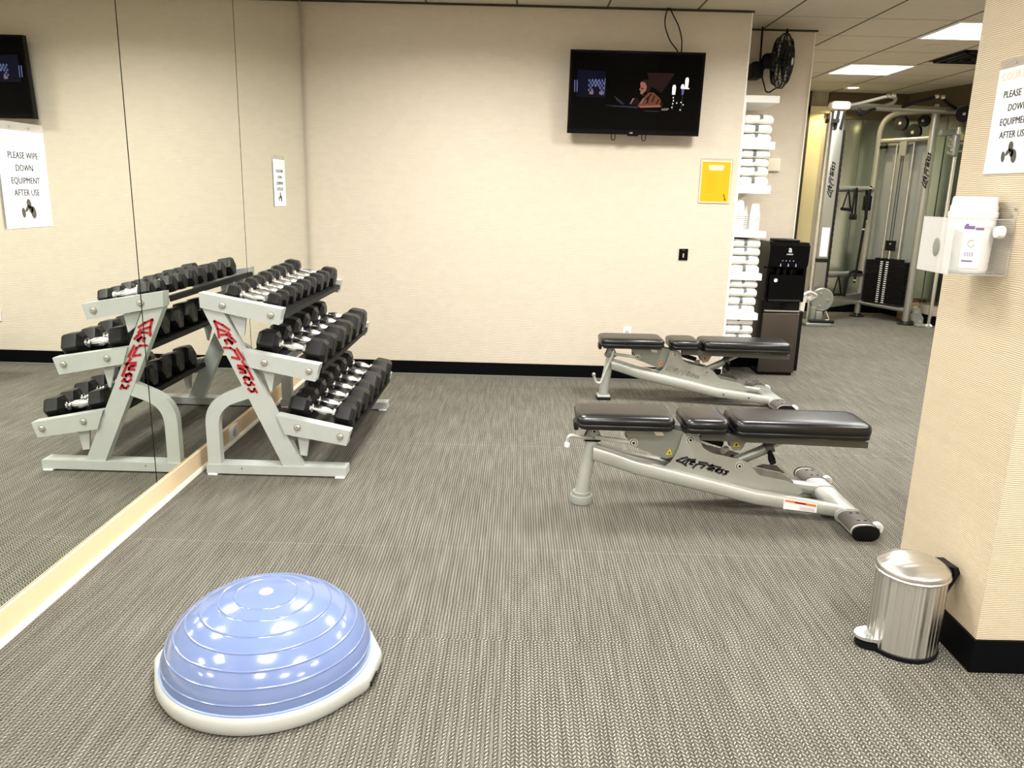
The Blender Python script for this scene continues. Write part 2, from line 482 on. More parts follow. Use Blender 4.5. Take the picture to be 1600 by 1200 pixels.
# door casing and dark returns in the far room
struct('door_1', box(B(), 3.24, 3.40, 9.32, 9.4, 0, 2.25), CREAM)
struct('trim_7', box(B(), 3.20, 3.46, 9.30, 9.4, 2.25, 2.32), CREAM)
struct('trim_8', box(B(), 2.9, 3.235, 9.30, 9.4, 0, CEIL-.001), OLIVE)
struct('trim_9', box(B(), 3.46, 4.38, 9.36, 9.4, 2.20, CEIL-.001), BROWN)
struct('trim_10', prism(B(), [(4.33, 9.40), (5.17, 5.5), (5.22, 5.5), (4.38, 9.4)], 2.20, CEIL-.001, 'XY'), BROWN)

def troffer(x, y, i):
    t = thing('ceiling_light', (x, y, CEIL-.012), 'x', 'ceiling light', 'square recessed ceiling lights')
    f = B(); s = .29
    for a, b, c, d in ((-s, s, -s, -s+.018), (-s, s, s-.018, s), (-s, -s+.018, -s+.018, s-.018), (s-.018, s, -s+.018, s-.018)):
        box(f, x+a, x+b, y+c, y+d, CEIL-.012, CEIL)
    obj('frame', f, WHITE, t)
    obj('diffuser', box(B(), x-s+.018, x+s-.018, y-s+.018, y+s-.018, CEIL-.008, CEIL-.002), TROF, t)
    ld = bpy.data.lights.new('lamp', 'AREA'); ld.shape = 'SQUARE'; ld.size = .54
    ld.energy = LAMP_W; ld.color = (1.0, .985, .955); ld.spread = R_(LAMP_SPREAD)
    lo = bpy.data.objects.new('lamp', ld); col.objects.link(lo); lo.parent = t; lo.location = (0, 0, -.004)
    return t
lbl = {(3.18, 5.945): 'bright square ceiling light beside the wall column, nearer of the two in view',
       (3.18, 7.705): 'bright square ceiling light in front of the cable machine, farther of the two in view'}
for i, (x, y) in enumerate(TROFFERS):
    t = troffer(x, y, i)
    t['label'] = lbl.get((x, y), 'square white recessed ceiling light above the main exercise floor')
# small warm downlight
t = thing('recessed_downlight', (3.53, 8.92, CEIL-.012), 'small round warm downlight in the ceiling above the cream door frame', 'ceiling light')
obj('ring', lathe(B(), [(.06, -.01), (.09, -.012), (.095, 0), (.06, 0)], (3.53, 8.92, CEIL), 28, cap=False), WHITE, t)
obj('bulb', lathe(B(), [(.001, -.006), (.06, -.006), (.06, -.001)], (3.53, 8.92, CEIL), 28), CANL, t)
ld = bpy.data.lights.new('lamp', 'SPOT'); ld.energy = 38; ld.color = (1, .82, .45); ld.spot_size = R_(130); ld.shadow_soft_size = .05
lo = bpy.data.objects.new('lamp', ld); col.objects.link(lo); lo.parent = t; lo.location = (0, 0, -.02)
solo('ceiling_speaker', lathe(B(), [(.001, -.006), (.075, -.006), (.085, -.003), (.085, 0)], (3.18, 6.56, CEIL), 28), CEILM,
     'faint round flush cover in the ceiling tile between the two square lights', 'ceiling speaker')
t = thing('ceiling_air_vent', (3.66, 6.93, CEIL-.02), 'dark slatted air vent in the ceiling beside the wall column', 'air vent')
bm = B(); box(bm, 3.48, 4.05, 6.66, 7.24, CEIL-.004, CEIL-.001)
obj('backing', bm, BLKM, t)
bm = B()
for i in range(4):
    d = .03+.065*i
    for a in ((3.48+d, 4.05-d, 6.66+d, 6.66+d+.02), (3.48+d, 4.05-d, 7.24-d-.02, 7.24-d), (3.48+d, 3.48+d+.02, 6.66+d, 7.24-d), (4.05-d-.02, 4.05-d, 6.66+d, 7.24-d)):
        box(bm, *a, CEIL-.02, CEIL-.006)
obj('slats', bm, DARKMETAL, t)

# ------------------------------------------------------------------ mirrors on the left wall
for y0, y1, lb in ((-1.2, .905, 'tall wall mirror beside the camera, out of the frame to the left'),
                   (.912, 3.022, 'nearest tall wall mirror carrying the large notice'),
                   (3.030, 4.245, 'middle tall wall mirror behind the near end of the dumbbell rack'),
                   (4.253, 5.505, 'farthest tall wall mirror next to the corner, carrying the small-looking notice')):
    if y0 < 0: continue
    t = thing('wall_mirror', (-1.471, (y0+y1)/2, .096), lb, 'mirror', 'mirrors along the left wall')
    obj('backing', box(B(), -1.482, -1.467, y0-.0015, y1+(.012 if y1 > 5 else .0015), .096, CEIL-.001), MIRB, t)
    obj('glass', box(B(), -1.4665, -1.461, y0, y1, .099, CEIL-.004), MIRROR, t)

# outlet on the curb
t = thing('wall_outlet', (-1.448, 3.88, .012), 'small white outlet plate on the beige curb behind the rack leg', 'outlet')
obj('plate', rbox(B(), -1.452, -1.446, 3.825, 3.935, .016, .088, .002), PLASW, t)
obj('socket', lathe(B(), [(.001, .002), (.020, .002), (.024, 0), (.024, -.001)], (-1.446, 3.88, .052), 20, 'X'), BASEG, t)

# ------------------------------------------------------------------ notices
def dumbbell_icon(bm, o, xd, yd, s):
    o, xd, yd = Vector(o), Vector(xd), Vector(yd); n = xd.cross(yd)
    def ell(cx, cy, a, b, th):
        c, q = math.cos(th), math.sin(th); ring = []
        for k in range(20):
            t = 2*math.pi*k/20; u, v = a*math.cos(t), b*math.sin(t)
            ring.append(o + xd*s*(cx+u*c-v*q) + yd*s*(cy+u*q+v*c) + n*.0006)
        loft(bm, [ring, [p+n*.0006 for p in ring]])
    ell(-.52, -.16, .15, .27, .15)
    ell(.02, .30, .19, .27, .2)
    ell(-.16, .06, .24, .10, .75)
    ell(.16, .0, .17, .20, .4)
    ell(.36, -.16, .22, .34, .25)

def notice(X, ya, yb, z0, z1, sgn, label, name='wipe_down_notice'):
    """sheet in a clear holder on a plane x = X, text read along ya -> yb"""
    t = thing(name, (X, (ya+yb)/2, z0), label, 'notice')
    xd = Vector((0, 1 if yb > ya else -1, 0)); yd = Vector((0, 0, 1)); W = abs(yb-ya)
    lo, hi = sorted((ya, yb))
    a, b = sorted((X, X+sgn*.003))
    obj('holder', box(B(), a, b, lo-.004, hi+.004, z0-.004, z1+.024), ACRYL2, t, label='clear plastic sheet holder')
    a, b = sorted((X+sgn*.0032, X+sgn*.0040))
    obj('paper', box(B(), a, b, lo, hi, z0, z1), PAPER, t)
    xs = X+sgn*.0046
    bm = B(); cy = ya + xd.y*W*.5
    for s, z, sz in (('PLEASE WIPE', .735, .026), ('DOWN', .605, .026), ('EQUIPMENT', .475, .026), ('AFTER USE', .35, .026)):
        text(bm, s, sz, (xs, cy, z0+(z1-z0)*z-.004), xd, yd, align='CENTER', space=1.03, sx=.95)
    obj('lettering', bm, INK, t)
    bm = B(); dumbbell_icon(bm, (xs-sgn*.0004, cy, z0+(z1-z0)*.19), xd, yd, .054)
    obj('dumbbell_picture', bm, BACKF, t, label='grey printed pair of dumbbells')
    bm = B(); text(bm, 'COURTYARD', .030, (xs, cy, z0+(z1-z0)*.90-.004), xd, yd, align='CENTER', space=1.15, sx=.93)
    obj('heading', bm, ORANGE, t, label='pale orange heading')
    bm = B()
    for k in (.3, .7): lathe(bm, [(.001, .0), (.004, 0), (.004, .001)], (X+sgn*.0035, lo+W*k, z1+.012), 12, 'X')
    obj('screw', bm, BOLT, t)
    return t
notice(-1.4605, 2.262, 2.486, 1.160, 1.434, 1, 'white wipe-down notice stuck on the nearest wall mirror')
notice(-1.4605, 4.782, 5.012, 1.179, 1.452, 1, 'white wipe-down notice on the farthest wall mirror, seen very narrow')
notice(1.3275, 2.334, 2.112, 1.384, 1.662, -1, 'white wipe-down notice on the ribbed wall column')

# ------------------------------------------------------------------ television
def tv():
    t = thing('television', (.735, 5.40, 1.64), 'black flat television on the back wall playing a dark film scene', 'television')
    W, H = .868, .512
    C = Vector((.736, 5.415, 1.942)); xd = Vector((1, 0, 0)); tilt = R_(4)
    yd = Vector((0, math.sin(tilt)*-1, math.cos(tilt))); yd = Vector((0, -math.sin(tilt), math.cos(tilt))); n = xd.cross(yd)  # towards camera is -n? fixed below
    n = Vector((0, -math.cos(tilt), -math.sin(tilt)))
    bm = B(); obox(bm, C - n*.02, xd*W/2, n*.022, yd*H/2)
    obj('casing', bm, BLK, t, bevel=.006)
    bm = B(); obox(bm, C - n*.055, xd*W*.36, n*.02, yd*H*.36)
    obj('rear_housing', bm, BLKM, t, bevel=.01)
    S = C + n*.0028
    bm = B(); obox(bm, S + yd*.008, xd*(W/2-.014), n*.0006, yd*(H/2-.022))
    obj('screen', bm, mat('screen_black', (.001, .001, .0012), .1, spec=.12), t)
    # picture: flat shapes lying on the screen, each giving off its own light
    ems = [mat('picture_'+nm, (.001, .001, .001), .5, emit=e*.75, emitc=c, spec=.1) for nm, c, e in (
        ('navy', (.0012, .0014, .012), 1), ('pane', (.14, .17, .36), .9), ('maroon', (.016, .003, .003), 1),
        ('skin', (.42, .15, .10), .8), ('hair', (.012, .005, .004), 1), ('shirt', (.20, .062, .03), .8),
        ('flame', (1, .97, .95), 1.2), ('table', (.02, .024, .034), 1), ('cuff', (.3, .2, .17), .8), ('lattice', (0, 0, .004), .3))]
    bm = B()
    def pg(pts, mi, lay=0):   # pts in tenths of the picture crop (x right, y down), 0..100
        vs = []
        base = S + n*(.0010+.0003*lay)
        v0 = [base + xd*((px-50)/100*(W-.03)) + yd*((50-py)/100*(H-.05)+.008) for px, py in pts]
        loft(bm, [v0, [p+n*.0002 for p in v0]], mi=mi)
    pg([(4, 22), (26, 24), (27, 58), (4, 58)], 0)
    for i in range(5):
        for j in range(6):
            x = 13.6+i*2.5+(1.25 if j % 2 else 0); y = 36+j*3.2
            if y > 43 and 17 < x < 21.5 or x > 25: continue
            k_ = 1.0 - .1*abs(i-2)
            pg([(x-1.0*k_, y), (x, y-2.6*k_), (x+1.0*k_, y), (x, y+2.6*k_)], 1, 1)
    pg([(25.6, 33), (26.2, 33), (25.6, 55), (25.2, 55)], 1, 1)
    pg([(14.5, 50), (17.5, 50), (17, 54.5), (14, 54)], 8, 2); pg([(22, 50.5), (24.5, 50), (24.4, 55), (22.2, 54.5)], 8, 2)
    for x in (2.4, 4.2): pg([(x-.4, 36), (x+.4, 36), (x+.7, 51), (x, 52)], 1, 1)
    pg([(58, 24), (79, 24), (78, 28), (70, 50), (60, 40)], 2)
    pg([(53, 38), (55, 34), (58, 33), (61, 36), (62, 43), (60, 50), (57, 50), (54, 44)], 4, 1)
    pg([(53, 38), (54, 36), (57, 37), (58.5, 41), (58, 47), (55.5, 53), (53.5, 52), (53.8, 48), (52.6, 46.5), (53.6, 43)], 3, 2)
    pg([(53.8, 44), (56, 44.4), (55.4, 46), (54, 45.6)], 4, 3)
    pg([(53.6, 49), (56, 49.4), (55.6, 52), (54, 52)], 8, 3)
    pg([(60, 50), (64, 50), (69, 57), (72, 66), (71, 69), (60, 70), (52, 68), (55, 60)], 5, 1)
    pg([(62, 51), (63, 52), (59, 60), (57.5, 60)], 4, 2)
    pg([(64.5, 53), (65.3, 54), (64, 62), (62.6, 63)], 4, 2); pg([(68, 58), (68.8, 59), (67.4, 65), (66.2, 65.4)], 4, 2)
    pg([(60, 55), (61, 55.5), (60, 64), (58.6, 65)], 2, 2); pg([(70.2, 60), (72, 66), (71, 68.6), (69, 67)], 2, 2)
    pg([(56.8, 37), (59.5, 37), (60.5, 44), (59.5, 50), (57.6, 51), (58.8, 44)], 4, 3); pg([(53.4, 50.2), (56.4, 50.6), (57, 54.5), (55, 55.5)], 4, 2)
    pg([(56, 58), (57, 58), (55, 66), (54, 66)], 8, 2)
    pg([(48, 58), (49.5, 58), (47, 66), (46, 66)], 8, 1)
    pg([(50, 56), (53, 60), (53, 66), (48, 67)], 2, 1)
    pg([(53, 68), (70, 66), (70, 69), (54, 70.5)], 3, 2)
    pg([(26, 68), (53, 68.5), (53, 71.5), (34, 70)], 7, 1)
    pg([(33, 55), (36, 58), (42, 66), (40, 67), (36, 62)], 7, 2)
    pg([(56, 74), (70, 74), (68, 75.5), (58, 75)], 7, 2)
    pg([(71, 71), (77, 70), (76, 73), (71, 73.5)], 8, 2)
    for x, y0, y1 in ((79.5, 39, 52), (86, 38, 44), (89, 29, 43)):
        pg([(x-1.2, y1), (x-1.4, y0+3), (x-.6, y0), (x+.8, y0), (x+1.5, y0+3), (x+1.2, y1)], 6, 1)
    pg([(85.5, 44), (87.5, 44), (87, 52), (85.7, 52)], 1, 1)
    pg([(84.5, 42), (91.5, 43), (91, 44.4), (86, 44)], 6, 1)
    for x, y in ((79.5, 56), (79.8, 60), (79.4, 64), (82.5, 63), (85.8, 62), (87.6, 65), (85.5, 72), (79, 69)):
        pg([(x-.5, y), (x, y-1.2), (x+.5, y), (x, y+1.2)], 6, 1)
    pg([(79.2, 53), (79.9, 53), (79.9, 72), (79.2, 72)], 7, 0)
    pg([(86.2, 53), (86.8, 53), (86.6, 74), (86, 74)], 7, 0)
    obj('screen_picture', bm, ems, t, label='dark film frame with a man in an orange shirt and lit candles')
    bm = B(); text(bm, 'LG', .016, C + n*.0034 - yd*(H/2-.006) - xd*.012, xd, yd, align='CENTER')
    obj('maker_mark', bm, TICK, t, label='tiny white letters under the screen')
    bm = B(); obox(bm, C + n*.004 - yd*(H/2+.004), xd*.035, n*.006, yd*.005)
    obj('sensor_bar', bm, BLK, t, bevel=.002)
    bm = B()
    box(bm, .56, .59, 5.49, 5.5369, 1.72, 2.12); box(bm, .83, .86, 5.49, 5.5369, 1.72, 2.12); box(bm, .50, .92, 5.515, 5.5369, 1.86, 1.98)
    obj('wall_bracket', bm, BLKM, t)
    for x in (.61, .812):
        p = [(x-.012, 5.45, 1.70), (x-.012, 5.45, 1.665)] + [(x+.012*math.cos(a), 5.45, 1.662+.012*math.sin(a)) for a in (math.pi, math.pi*1.25, math.pi*1.5, math.pi*1.75, 2*math.pi)] + [(x+.012, 5.45, 1.70)]
        obj('pull_loop', tube(B(), p, .003, 8), BLKM, t)
tv()
for pts, lb in (([(.925, 5.50, 2.479), (.908, 5.50, 2.42), (.912, 5.49, 2.36), (.945, 5.48, 2.28), (1.0, 5.465, 2.215), (1.01, 5.46, 2.18)], 'left black cable looping from the ceiling down behind the television'),
            ([(.935, 5.50, 2.479), (.965, 5.50, 2.43), (1.0, 5.49, 2.37), (1.025, 5.48, 2.29), (1.026, 5.47, 2.22), (1.02, 5.465, 2.18)], 'right black cable looping from the ceiling down behind the television')):
    solo('television_cable', tube(B(), fillet(pts, .03, 4), .0042, 8), BLKM, lb, 'cable', 'cables above the television')

# ------------------------------------------------------------------ yellow poster, switch plate, outlet, thermostat
def poster():
    t = thing('yellow_poster', (1.33, 5.536, 1.262), 'yellow printed poster in a clear holder on the back wall beside the shelves', 'poster')
    obj('holder', box(B(), 1.222, 1.440, 5.531, 5.5369, 1.258, 1.556), ACRYL2, t)
    obj('paper', box(B(), 1.228, 1.434, 5.5298, 5.5308, 1.262, 1.540), mat('poster_border', s2l(255, 244, 196), .6), t)
    bm = B()
    box(bm, 1.234, 1.428, 5.5290, 5.5297, 1.269, 1.533, 0)
    box(bm, 1.28, 1.38, 5.5284, 5.5289, 1.480, 1.512, 1)
    for i in range(3): box(bm, 1.275+.008*i, 1.385-.006*i, 5.5278, 5.5283, 1.502-.012*i, 1.507-.012*i, 3)
    for i in range(11): box(bm, 1.266, 1.31+.06*random.random(), 5.5284, 5.5289, 1.45-i*.012, 1.4525-i*.012, 2)
    obj('print', bm, [YELLOW, YELL2, YELL3, PAPER], t)
    bm = B(); obox(bm, (1.400, 5.5284, 1.300), (.006, 0, -.002), (0, .0004, 0), (-.006, 0, .020))
    for i in range(3): obox(bm, (1.401-.003*i, 5.5276, 1.292+.009*i), (.004, 0, 0), (0, .0003, 0), (0, 0, .002), 1)
    obj('emblem', bm, [MAROON, YELLOW], t, label='small dark maroon mark in the lower right corner')
poster()
t = thing('room_sign', (1.152, 5.53, .865), 'small black sign plate with white marks low on the back wall', 'sign')
obj('plate', rbox(B(), 1.121, 1.183, 5.529, 5.537, .868, .946, .002), BLK, t)
bm = B(); text(bm, '· ·', .02, (1.152, 5.5285, .928), (1, 0, 0), (0, 0, 1), align='CENTER')
box(bm, 1.1500, 1.1545, 5.5280, 5.5288, .885, .914); 
for i in range(5): box(bm, 1.147, 1.157, 5.5280, 5.5288, .886+i*.006, .8885+i*.006)
obj('marking', bm, TICK, t)
t = thing('wall_outlet', (.79, 5.53, .315), 'small white outlet plate on the back wall above the far bench', 'outlet')
obj('plate', rbox(B(), .765, .822, 5.530, 5.537, .305, .385, .002), PLASW, t)
obj('socket', lathe(B(), [(.001, -.002), (.014, -.002), (.016, 0)], (.7935, 5.53, .345), 20, 'Y'), BASEG, t)
t = thing('thermostat', (1.885, 6.08, 1.53), 'square cream control box on the niche wall beside the towel shelves', 'thermostat')
obj('cover', rbox(B(), 1.835, 1.925, 6.05, 6.085, 1.50, 1.59, .004), PLASB, t)
obj('back_plate', box(B(), 1.832, 1.928, 6.076, 6.0849, 1.492, 1.50), BOLT, t)

# ------------------------------------------------------------------ towel shelves
def shelves():
    t = thing('shelving_unit', (1.60, 5.8, 0), 'tall narrow white shelving unit in the niche holding towels and paper cups', 'shelves')
    obj('side_panel', box(B(), 1.4825, 1.500, 5.552, 6.080, .0, 1.965), WHITE, t)
    for top, th in ((1.967, .044), (1.673, .05), (1.387, .055), (1.076, .042), (.784, .046), (.502, .046), (.235, .046)):
        obj('shelf', box(B(), 1.500, 1.720, 5.556, 6.078, top-th, top), WHITE, t, bevel=.001, seg=1)
shelves()
def make_towel(w=.195, d=.30, h=.058, seed=0):
    """folded towel: rolled front edge, sagging flat top, striped across the middle"""
    rnd = random.Random(seed)
    t = thing('folded_towel', (0, 0, 0), 'x', 'towel', 'folded white towels on the shelves')
    bm = B(); nx = 16
    fold = []
    # profile in YZ : rounded front (y = 0) going back
    prof = [(d, 0)] + [(h*.5 - h*.5*math.sin(a), h*.5 - h*.5*math.cos(a)) for a in [math.pi*k/10 for k in range(11)]] + [(d*.5, h*1.01), (d, h*.96)]
    rings = []
    for i in range(nx+1):
        u = i/nx; x = -w/2 + w*u
        e = min(u, 1-u)*2
        puff = .80 + .20*min(1, (e*4))**.5 + .03*math.sin(u*9+seed)
        rings.append([(x, py*1.0 + (1-puff)*.06, max(0, (pz-h*.04)*puff)) for py, pz in prof])
    loft(bm, rings)
    obj('cloth', bm, TOWEL, t, ang=60)
    bm = B(); prof2 = [(py - .0012*(1 if py < d*.2 else 0), pz*1.015+.0008) for py, pz in prof[2:]]
    xo = rnd.uniform(-.012, .012)
    rings = [[(xo+x, py, pz) for py, pz in prof2] + [(xo+x, py+.004, pz*.9) for py, pz in reversed(prof2)] for x in (-.011, .011)]
    loft(bm, rings)
    obj('stripe', bm, STRIPE, t, ang=60, label='grey woven stripe')
    return t
tw = [make_towel(seed=s, h=hh) for s, hh in ((1, .057), (2, .061), (3, .053))]
used = [False]*3
ordn = {0: 'lowest', 1: 'second from bottom', 2: 'third from bottom', 3: 'topmost'}
shn = {1.673: 'second shelf from the top', 1.387: 'third shelf from the top', .784: 'fifth shelf from the top', .502: 'sixth shelf from the top', .235: 'lowest visible shelf'}
for top, n in ((1.673, 3), (1.387, 4), (.784, 4), (.502, 4), (.235, 4)):
    z = top
    for k in range(n):
        j = (k + int(top*100)) % 3
        if used[j]: o = copy_tree(tw[j])
        else: o = tw[j]; used[j] = True
        o.location = (1.603 + random.uniform(-.004, .004), 5.566+random.uniform(0, .014), z + .0006)
        o.rotation_euler.z = random.uniform(-.03, .03)
        z += (.058, .062, .054)[j]*1.035
        nm = 'topmost' if k == n-1 else ordn[k]
        o['label'] = 'folded white towel with grey stripe, %s, on the %s' % (nm, shn[top].replace(' from the ', ' from '))
        o['group'] = 'folded white towels on the %s' % shn[top]
# paper cups stacked upside down
def cups(x, y, z, n, lb, r=.036):
    t = thing('paper_cup_stack', (x, y, z), lb, 'cups', 'stacks of white paper cups')
    for k in range(n):
        z0 = z+.0 + k*.014
        bm = lathe(B(), [(r+.003, z0), (r+.0035, z0+.004), (r, z0+.005), (r*.70, z0+.085), (r*.66, z0+.087), (.001, z0+.087)], (x, y, 0), 24, cap=False)
        xform(bm, Matrix.Identity(4))
        obj('paper_cup', bm, PLASW, t)
cups(1.542, 5.64, 1.0765, 10, 'taller stack of white paper cups beside the left side panel of the shelves')
cups(1.590, 5.72, 1.0765, 8, 'middle stack of white paper cups standing farther back')
cups(1.652, 5.64, 1.0765, 8, 'right stack of white paper cups near the shelf end')

# ------------------------------------------------------------------ water cooler
def cooler():
    t = thing('water_cooler', (1.97, 5.93, 0), 'black floor-standing water cooler next to the towel shelves', 'water cooler')
    obj('body', rbox(B(), 1.84, 2.105, 5.82, 6.07, .02, .56, .008), BLK, t)
    obj('plinth', box(B(), 1.85, 2.10, 5.83, 6.06, 0, .02), BLKM, t)
    obj('rear_panel', rbox(B(), 1.95, 2.20, 5.985, 6.065, .0, .47, .01), BLKM, t)
    d = obj('lower_door', rbox(B(), 1.835, 2.105, 5.802, 5.822, .025, .475, .004), STEELD, t, label='dark steel door panel')
    obj('door_handle', box(B(), 1.84, 2.10, 5.800, 5.812, .487, .497), BOLT, d)
    bm = B(); prism(bm, [(5.90, .56), (5.90, .80), (5.83, .80), (5.80, .84), (5.795, .97), (5.83, .995), (6.07, .995), (6.07, .56)], 1.835, 2.125, 'YZ')
    obj('head', bm, BLK, t, bevel=.004)
    obj('recess_side', box(B(), 1.835, 1.855, 5.82, 5.90, .56, .81), BLK, t)
    obj('recess_side', box(B(), 2.105, 2.125, 5.82, 5.90, .56, .81), BLK, t)
    obj('lid', rbox(B(), 1.90, 2.07, 5.86, 6.04, .995, 1.012, .006), BLKM, t)
    obj('drip_tray', rbox(B(), 1.86, 2.10, 5.80, 5.90, .56, .578, .004), DARKMETAL, t)
    for x in (1.93, 1.98, 2.03):
        obj('tap', lathe(B(), [(.012, .79), (.012, .80), (.008, .76), (.006, .75)][::-1], (x, 5.865, 0), 14), DARKMETAL, t)
    bm = B()
    text(bm, 'a', .062, (1.982, 5.7945, .925), (1, 0, 0), (0, 0, 1), align='CENTER', bold=.0008)
    text(bm, 'avalon', .0185, (1.982, 5.7945, .905), (1, 0, 0), (0, 0, 1), align='CENTER', bold=.0002)
    obj('maker_mark', bm, TICK, t, label='white round mark and word')
    bm = B()
    for i in range(4): lathe(bm, [(.001, 0), (.0035, 0), (.0035, .002)], (1.935+.026*i, 5.7945, .862), 10, 'Y')
    for i in range(3):
        x = 1.922+.056*i; tube(bm, [(x, 5.7945, .822), (x, 5.7945, .842)], [.005, .002], 8); 
    obj('buttons', bm, LILAC, t)
    obj('sticker', lathe(B(), [(.001, 0), (.014, 0), (.014, .002)], (1.90, 5.7985, .718), 20, 'Y'), TICK, t, label='round white sticker')
    obj('splash_panel', box(B(), 1.855, 2.105, 5.799, 5.803, .58, .76), BLK, t)
cooler()

# ------------------------------------------------------------------ wall fan in the niche
def fan():
    t = thing('wall_fan', (1.70, 6.0, 2.08), 'black caged fan mounted high on the niche wall above the shelves', 'fan')
    c = Vector((1.812, 5.88, 2.235)); ax = Vector((.86, -.48, -.06)).normalized()
    a, b = frame_of(ax); Rr = .178
    def ring(bm, r, off, th):
        p = [c + ax*off + (a*math.cos(k*2*math.pi/40) + b*math.sin(k*2*math.pi/40))*r for k in range(41)]
        tube(bm, p, th, 6, cap=False)
    g = B()
    for r, off in ((.05, .062), (.10, .056), (.145, .042), (Rr, .015), (Rr, -.01), (.15, -.045), (.09, -.06)): ring(g, r, off, .0042)
    for k in range(36):
        th = 2*math.pi*k/36; e = a*math.cos(th)+b*math.sin(th)
        tube(g, [c+ax*.064+e*.02, c+ax*.056+e*.10, c+ax*.042+e*.145, c+ax*.015+e*Rr, c-ax*.01+e*Rr, c-ax*.045+e*.15, c-ax*.062+e*.06], .0021, 5)
    obj('cage', g, BLKM, t)
    for k in range(3):
        bl = B(); th0 = 2*math.pi*k/3
        rings = []
        for r in (.03, .08, .12, .155):
            row = []
            for j in range(5):
                th = th0 + (j-2)*.22*(1 if r > .05 else .8)
                row.append(c + (a*math.cos(th)+b*math.sin(th))*r + ax*((j-2)*.010))
            rings.append(row + [p + ax*.002 for p in reversed(row)])
        loft(bl, rings); obj('blade', bl, BLKM, t)
    obj('hub', tube(B(), [c-ax*.02, c+ax*.055, c+ax*.066], [.034, .034, .026], 20), BLKM, t)
    obj('motor_housing', tube(B(), [c-ax*.14, c-ax*.12, c-ax*.06], [.035, .052, .056], 20), BLKM, t)
    obj('maker_plate', tube(B(), [c+ax*.066, c+ax*.070], [.024, .024], 20), TICK, t, label='pale round plate at the centre of the cage')
    obj('wall_bracket', rbox(B(), 1.625, 1.705, 5.93, 6.084, 2.13, 2.24, .012), BLKM, t)
    obj('bracket_arm', tube(B(), [(1.70, 5.98, 2.19), c-ax*.10], .018, 10), BLKM, t)
    obj('handle', tube(B(), fillet([c+b*.17+a*.02, c+b*.215, c+b*.17-a*.03], .02), .007, 8), BLKM, t)
    obj('pull_cord', tube(B(), fillet([(1.70, 5.95, 2.14), (1.73, 5.93, 2.04), (1.75, 5.92, 2.03), (1.79, 5.90, 2.06)], .02), .005, 8), BLKM, t)
    obj('conduit', tube(B(), [(1.69, 6.0, 2.24), (1.685, 6.0, 2.479)], .007, 8), BLKM, t)
fan()

